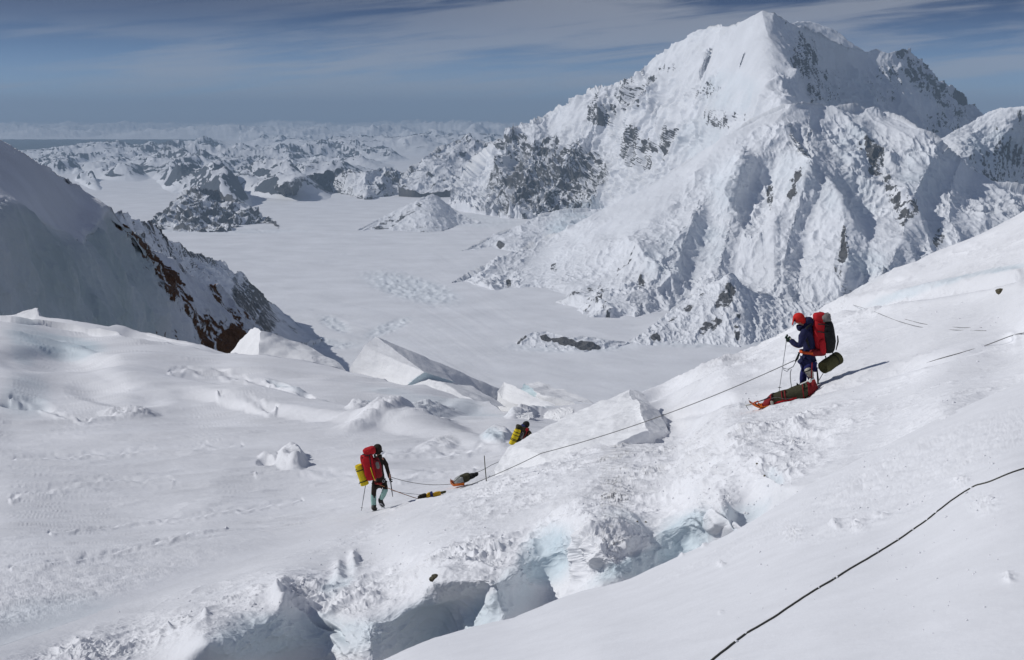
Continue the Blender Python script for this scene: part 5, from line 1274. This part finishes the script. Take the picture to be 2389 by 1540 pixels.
    part('side_pocket', soft_box(Lq(345, 510, -.22), rt * .06, (0, .10, 0), up * .21, .6, noise=.02, seed=6), C_RED, pk)
    part('lid', soft_box(Lq(450, 318, -.24), rt * .17 + up * .01, (0, .16, 0), up * .115, .55, noise=.03, seed=2), C_RED, pk)
    part('lid_patch', soft_box(Lq(432, 324, -.395), rt * .055, (0, .012, 0), up * .010, .6, noise=.0), C_ORED, pk)
    part('lid_seam', tube_path([Lq(330, 375, -.36), Lq(420, 395, -.40), Lq(500, 365, -.38)], .018, 6), C_BLK, pk)
    part('strap', tube_path([Lq(452, 395, -.40), Lq(480, 600, -.42), Lq(520, 800, -.40)], .016, 6), C_BLK, pk)
    part('strap', tube_path([Lq(330, 420, -.36), Lq(345, 600, -.37), Lq(400, 780, -.36)], .018, 6), C_BLK, pk)
    part('strap', tube_path([Lq(540, 470, -.39), Lq(600, 480, -.38), Lq(640, 500, -.3)], .014, 6), C_BLK, pk); part('strap', tube_path([Lq(560, 660, -.39), Lq(610, 660, -.38), Lq(660, 670, -.3)], .014, 6), C_BLK, pk)
    part('yellow_strap', tube_path([Lq(470, 600, -.43), Lq(500, 710, -.43), Lq(538, 815, -.42)], .012, 6), C_YEL, pk)
    part('bottle_pocket', soft_box(Lq(590, 560, -.37), rt * .05, (0, .05, 0), up * .11, .7, noise=.01), C_GREY, pk)
    part('pocket_flap', soft_box(Lq(545, 400, -.34), rt * .03, (0, .03, 0), up * .05, .7, noise=.01), C_GREEN, pk)
    m = part('sleeping_mat', roll(Lq(265, 560, -.24), Lq(372, 895, -.24), .112), C_YEL, pk)
    ax_ = Lq(372, 895, -.24) - Lq(265, 560, -.24)
    part('strap', ring(Lq(290, 640, -.24), ax_, .113, .012), C_BLK, m); part('strap', ring(Lq(350, 830, -.24), ax_, .113, .012), C_BLK, m)
    part('strap_tail', tube_path([Lq(235, 635, -.34), Lq(205, 648, -.34)], .01, 6), C_BLK, m); part('strap_tail', tube_path([Lq(300, 855, -.34), Lq(268, 885, -.34)], .012, 6), C_BLK, m)
climber_left()

# ------------------------------------------------------------------ climber half hidden in the dip
def Mq(X, Y, dd=0.0):
    return P(913.5 + X * .1457, 974.4 + Y * .1457, 45.2 + dd)
def climber_mid():
    e = empty('person', P(1216, 1102, 45.2), 'climber bending forward, hidden from the chest down behind the snow mound', 'person', 'climbers roped together')
    nd = [(Mq(2130, 560), (.14, .12)), (Mq(2150, 400), (.14, .12)), (Mq(2160, 250), (.16, .13)), (Mq(2160, 190), (.10, .08)), (Mq(2158, 160), .055), (Mq(2150, 115), (.08, .085)), (Mq(2158, 85), (.07, .075)),
          (Mq(2190, 220, -.12), .06), (Mq(2235, 320, -.2), .045), (Mq(2300, 400, -.2), .034), (Mq(2180, 220, .14), .06), (Mq(2230, 330, .2), .045), (Mq(2290, 420, .2), .034),
          (Mq(2120, 620, -.1), .09), (Mq(2140, 760, -.1), .065), (Mq(2110, 860, -.1), .05), (Mq(2120, 620, .1), .09), (Mq(2090, 760, .1), .065), (Mq(2050, 850, .1), .05), (Mq(2190, 125), .028)]
    ed = [(0, 1), (1, 2), (2, 3), (3, 4), (4, 5), (5, 6), (2, 7), (7, 8), (8, 9), (2, 10), (10, 11), (11, 12), (0, 13), (13, 14), (14, 15), (0, 16), (16, 17), (17, 18), (5, 19)]
    skin('body', nd, ed, C_SKIN, e, sub=2)
    part('hat', soft_box(Mq(2152, 108), (.115, 0, .01), (0, .115, 0), (-.01, 0, .105), .9, noise=.01), C_BLK, e)
    part('hood', soft_box(Mq(2115, 130), (.09, 0, .02), (0, .12, 0), (-.02, 0, .07), .8, noise=.02), C_BLUE, e)
    jn = [(Mq(2140, 560), (.17, .15)), (Mq(2160, 400), (.17, .15)), (Mq(2165, 270), (.19, .17)), (Mq(2160, 195), (.14, .12)), (Mq(2150, 160), (.08, .08)), (Mq(2200, 225, -.14), .085), (Mq(2232, 310, -.2), .07), (Mq(2285, 380, -.2), .05), (Mq(2190, 225, .14), .085), (Mq(2225, 320, .2), .07), (Mq(2280, 400, .2), .05)]
    skin('jacket', jn, [(0, 1), (1, 2), (2, 3), (3, 4), (2, 5), (5, 6), (6, 7), (2, 8), (8, 9), (9, 10)], C_OLIVE, e, sub=2, noise=.03)
    skin('trousers', [(Mq(2135, 580), (.15, .14)), (Mq(2120, 630, -.1), .11), (Mq(2140, 760, -.1), .09), (Mq(2110, 840, -.1), .075), (Mq(2120, 630, .1), .11), (Mq(2090, 760, .1), .09), (Mq(2050, 830, .1), .075)], [(0, 1), (1, 2), (2, 3), (0, 4), (4, 5), (5, 6)], C_OLIVE, e, sub=2)
    boot(e, Mq(2080, 880, -.1), Mq(2170, 885, -.1), Mq(2110, 850, -.1), C_BOOT); boot(e, Mq(2020, 880, .1), Mq(2110, 885, .1), Mq(2050, 850, .1), C_BOOT)
    part('chest_patch', soft_box(Mq(2165, 195, -.17), (.045, 0, -.01), (0, .03, 0), (.01, 0, .045), .8, noise=.02), C_RED, e)
    glove(e, Mq(2290, 390, -.2), Mq(2320, 420, -.2), (0, 0, -1), mat=C_BLK, r=.045); glove(e, Mq(2285, 410, .2), Mq(2315, 440, .2), (0, 0, -1), mat=C_BLK, r=.045)
    pk = empty('backpack', Mq(2060, 480), 'dark olive backpack with a grey side on the half hidden climber', 'backpack', 'loaded backpacks on the climbers')
    part('pack_bag', soft_box(Mq(2075, 300, -.02), (.15, 0, -.03), (0, .17, 0), (.06, 0, .36), .55, noise=.03), C_OLIVE, pk)
    part('lid', soft_box(Mq(2035, 155, -.02), (.10, 0, -.03), (0, .16, 0), (.02, 0, .08), .6, noise=.02), C_OLIVE, pk)
    part('side_pocket', soft_box(Mq(2080, 280, -.18), (.07, 0, -.02), (0, .05, 0), (.03, 0, .12), .7, noise=.02), C_GREY, pk)
    part('strap', tube_path([Mq(2150, 180, -.19), Mq(2160, 240, -.22), Mq(2100, 340, -.22)], .016, 6), C_DRED, pk)
    part('strap', tube_path([Mq(2060, 180, -.22), Mq(2090, 260, -.24), Mq(2030, 360, -.24)], .012, 6), C_BLK, pk)
    a, b = Mq(2020, 195, -.26), Mq(1925, 425, -.26)
    m = part('sleeping_mat', roll(a, b, .108), C_YEL, pk)
    for t in (.15, .35, .62, .70): part('strap', ring(a.lerp(b, t), b - a, .109, .010), C_BLK, m)
climber_mid()

# ------------------------------------------------------------------ sleds and bags between the climbers
def small_sled(a, b, w, label, mat, name='sled'):
    a = Vector(a); b = Vector(b); d = b - a; L = d.length; d.normalize()
    s = Vector((0, 1, 0)); s = (s - d * s.dot(d)).normalized(); up = d.cross(s)
    if up.z < 0: up = -up
    e = empty(name, a, label, 'sled', 'sleds hauled by the party')
    vs, fs = [], []; n = 20; prof = [(-1.1, w * .45), (-1, w * .45), (-.9, .02), (-.4, 0), (0, .005), (.4, 0), (.9, .02), (1, w * .45), (1.1, w * .45)]
    for i in range(n + 1):
        t = i / n; c = a + d * L * t + up * (w * .5 * max(0, 1 - t * 4) ** 2)
        ww = w * (.5 + .5 * min(1, t * 4))
        for (x, z) in prof: vs.append(c + s * x * ww + up * z)
        for (x, z) in prof[::-1]: vs.append(c + s * x * ww + up * (z - .015))
    m = 18
    for i in range(n):
        for k in range(m):
            k2 = (k + 1) % m; fs.append((i*m+k, i*m+k2, (i+1)*m+k2, (i+1)*m+k))
    fs.append(tuple(range(m))); fs.append(tuple(n*m + k for k in range(m))[::-1])
    part('hull', (vs, fs), mat, e)
    return e
small_sled(Mq(945, 1085, -3.9), Mq(1165, 1060, -3.9), .20, 'short orange sled under the silver grey load left of the standing wand', C_ORANGE)
g = empty('duffel_bag', Mq(1080, 1040, -3.9), 'silver grey and black load with lumpy dark end on the short orange sled', 'duffel bag', 'duffel bags lashed on the sleds')
part('front_cover', soft_box(Mq(1085, 1000, -3.95), (.16, 0, .07), (0, .17, 0), (-.04, 0, .11), .75, noise=.04, seed=3), C_SILV, g)
part('bag_body', soft_box(Mq(1165, 970, -3.9), (.20, 0, .08), (0, .16, 0), (-.04, 0, .12), .7, noise=.04, seed=4), C_OLIVE, g)
part('bag_end', soft_box(Mq(1265, 940, -3.9), (.13, 0, .05), (0, .12, 0), (-.02, 0, .085), .8, noise=.03, seed=5), C_BLK, g)
part('bag_end', soft_box(Mq(1330, 915, -3.9), (.10, 0, .04), (0, .09, 0), (-.02, 0, .06), .8, noise=.03, seed=6), C_BLK, g)
part('lashing', tube_path([Mq(960, 1055, -4.1), Mq(1030, 1000, -4.15), Mq(1100, 940, -4.1), Mq(1150, 930, -4.0)], .010, 6), C_BLK, g)
small_sled(Lq(1300, 1165, .3), Lq(1700, 1075, .8), .09, 'yellow sled mostly hidden by the snow crest behind the walking climber', C_GOLD)
g = empty('duffel_bag', Lq(1400, 1120, .4), 'slim dark brown and golden yellow duffel with a blue band at the snow crest', 'duffel bag', 'duffel bags lashed on the sleds')
def bar_bag(a, b, r, mat, seed, nm):
    a = Vector(a); b = Vector(b); d = (b - a) / 2
    return part(nm, soft_box((a + b) / 2, d, (0, r * 1.3, 0), Vector((-d.normalized().z * r, 0, r)), .6, noise=.02, seed=seed), mat, g)
bar_bag(Lq(1285, 1140, .3), Lq(1440, 1085, .4), .085, C_BROWN, 1, 'bag_front'); bar_bag(Lq(1430, 1090, .4), Lq(1505, 1075, .5), .085, C_GOLD, 2, 'bag_body')
bar_bag(Lq(1500, 1075, .5), Lq(1545, 1065, .5), .088, C_BLUE, 3, 'band'); bar_bag(Lq(1535, 1070, .5), Lq(1680, 1040, .7), .062, C_GOLD, 4, 'bag_body'); bar_bag(Lq(1660, 1040, .7), Lq(1770, 1018, .9), .035, C_OLIVE2, 5, 'bag_tail')

# wand standing by the rope
wv = empty('marker_wand', Mq(1515, 1020, -8.2), 'thin dark wand standing in the snow beside the rope', 'marker wand')
part('stake', tube_path([Mq(1481, 608, -8.2), Mq(1496, 810, -8.2), Mq(1518, 1040, -8.2)], [.011, .012, .013], 8), C_OLIVE, wv)

# ------------------------------------------------------------------ ropes
def rope(pts, r, mat, label, name='rope', segs=8):
    P0 = Vector(pts[0]); vs, fs = tube_path([Vector(p) - P0 for p in pts], r, segs)
    o = link(name, mesh_of(vs, fs), mat, None, label, 'rope'); o.location = P0
    return o
def smooth_path(pts, k=8):
    out = []
    n = len(pts)
    for i in range(n - 1):
        p0, p1, p2, p3 = pts[max(i-1, 0)], pts[i], pts[i+1], pts[min(i+2, n-1)]
        for j in range(k):
            t = j / k
            out.append(0.5 * ((2 * p1) + (p2 - p0) * t + (2*p0 - 5*p1 + 4*p2 - p3) * t*t + (3*p1 - p0 - 3*p2 + p3) * t**3))
    out.append(pts[-1]); return out
a = P(1074, 1139, 36.6); b = P(1134, 1112, 36.4); c = P(1262, 1057.5, 34.6); d = R(815, 802, -.1)
rope(sag(a, c, .04) + sag(c, d, .16)[1:], .0085, C_ROPE, 'long taut grey rope rising from the snow by the wand to the navy climber')
pr = [(2400, 776), (2362, 783), (2300, 806), (2240, 824), (2190, 838), (2140, 852)]
Dr = [27.6, 27.8, 28.0, 28.2, 28.3, 28.5]
ppts = []
for (u, v), dd in zip(pr, Dr):
    h = hit('snow_slope', u, v); ppts.append(h + Vector((0, 0, .006 if u > 2150 else -.02)) if h else P(u, v, dd))
rope(smooth_path(ppts, 6), .0085, C_ROPE, 'grey rope lying on the slope at the right edge, behind the navy climber')
nr = [(1560, 1640), (1640, 1560), (1696, 1513.5), (1720, 1494), (1747, 1475), (1799, 1445), (1845, 1414), (1894, 1382), (1940, 1355), (1985, 1326.5), (2052, 1287), (2103, 1255), (2130, 1236), (2159, 1216), (2186, 1194), (2226, 1164), (2269.5, 1136.7), (2290, 1130), (2313, 1123), (2356, 1105), (2420, 1085)]
np_ = []
for (u, v) in nr:
    h = hit('near_slope', u, v)
    if h: np_.append(h)
sp = smooth_path(np_, 10)
sp2 = []
for i, p in enumerate(sp):
    q = dn('near_slope', p, 0.006)
    u_ = i * 0.37
    if any(abs(i - k) < 1 for k in (38, 131, 139)): q.z -= .012
    sp2.append(q)
rope(sp2, .0068, C_NROPE, 'dark rope lying across the smooth snow in the bottom right corner')
# small clots of snow on that rope
cv, cf = [], []
rnd = random.Random(3)
for i in range(6, len(sp2) - 4):
    if rnd.random() < .06:
        v_, f_ = soft_box(sp2[i] + Vector((rnd.uniform(-.012, .012), 0, .004)), (rnd.uniform(.006, .018), 0, 0), (0, rnd.uniform(.006, .02), 0), (0, 0, rnd.uniform(.004, .010)), .9, 8, 6, noise=.004, seed=i)
        o = len(cv); cv += v_; cf += [tuple(k + o for k in q) for q in f_]
o = link('rope_snow', mesh_of(cv, cf), M_FIELD); o['kind'] = 'stuff'
rope(sag(Lq(580, 875, -.18), Lq(1290, 1140, .1), .02), .010, C_TROPE, 'orange hauling line from the walking climber to the yellow sled')
rope(sag(Lq(820, 765, -.05), Mq(950, 1062, -4.0), .10), .0075, C_ROPE, 'thin grey rope sagging from the walking climber to the short orange sled')
rope(sag(Lq(840, 1000, .2), Lq(1500, 1070, .5), .03), .0055, C_ROPE, 'very thin grey line just above the orange hauling line')
rope(sag(Mq(1180, 925, -3.9), Mq(1590, 760, -1.5), .05) + sag(Mq(1590, 760, -1.5), Mq(1950, 560, -.5), .03)[1:], .008, C_ROPE, 'grey rope running from the short orange sled up behind the snow mound')
rope(smooth_path([R(775, 915, -.1), R(762, 980, -.1), R(768, 1080, -.12), R(774, 1150, -.15), R(740, 1240, -.2)], 6), .008, C_ROPE, 'short grey cord hanging from the navy climber down to the sled load')
rope([R(1190, 960, -.1), R(1160, 1010, -.05), R(1130, 1060, 0)], .008, C_ROPE, 'short cord hanging from the olive rolled mat of the navy climber')
# spare cords lying curled on the slope behind the navy climber
for pts, lb in (([(1990, 712), (2040, 728), (2090, 748), (2150, 764), (2220, 770), (2300, 772)], 'faint thin cord lying in an arc on the upper slope, above'), ([(2110, 745), (2160, 757), (2230, 764), (2290, 765)], 'faint thin cord lying on the upper slope, shorter and inside the arc')):
    q = [hit('snow_slope', u, v, .004) for u, v in pts]; q = [k for k in q if k]
    if len(q) > 2: rope(smooth_path(q, 8), .0045, C_ROPE, lb)

# ------------------------------------------------------------------ the air
def build_haze():
    m = bpy.data.materials.new('haze'); m.use_nodes = True
    nt = m.node_tree; nt.nodes.clear()
    out = nt.nodes.new('ShaderNodeOutputMaterial'); v = nt.nodes.new('ShaderNodeVolumePrincipled')
    v.inputs['Color'].default_value = (0.56, 0.76, 1.0, 1)
    v.inputs['Density'].default_value = 1.15e-5
    v.inputs['Anisotropy'].default_value = 0.0
    nt.links.new(v.outputs[0], out.inputs['Volume'])
    x0, x1, y0, y1, z0, z1 = -150000, 150000, -600, 330000, GROUND - 900, 2300
    vs = [(x, y, z) for x in (x0, x1) for y in (y0, y1) for z in (z0, z1)]
    fs = [(0, 1, 3, 2), (4, 6, 7, 5), (0, 4, 5, 1), (2, 3, 7, 6), (0, 2, 6, 4), (1, 5, 7, 3)]
    me = bpy.data.meshes.new('haze'); me.from_pydata(vs, [], fs); me.materials.append(m)
    ob = bpy.data.objects.new('haze', me); scene.collection.objects.link(ob); ob['kind'] = 'stuff'
build_haze()
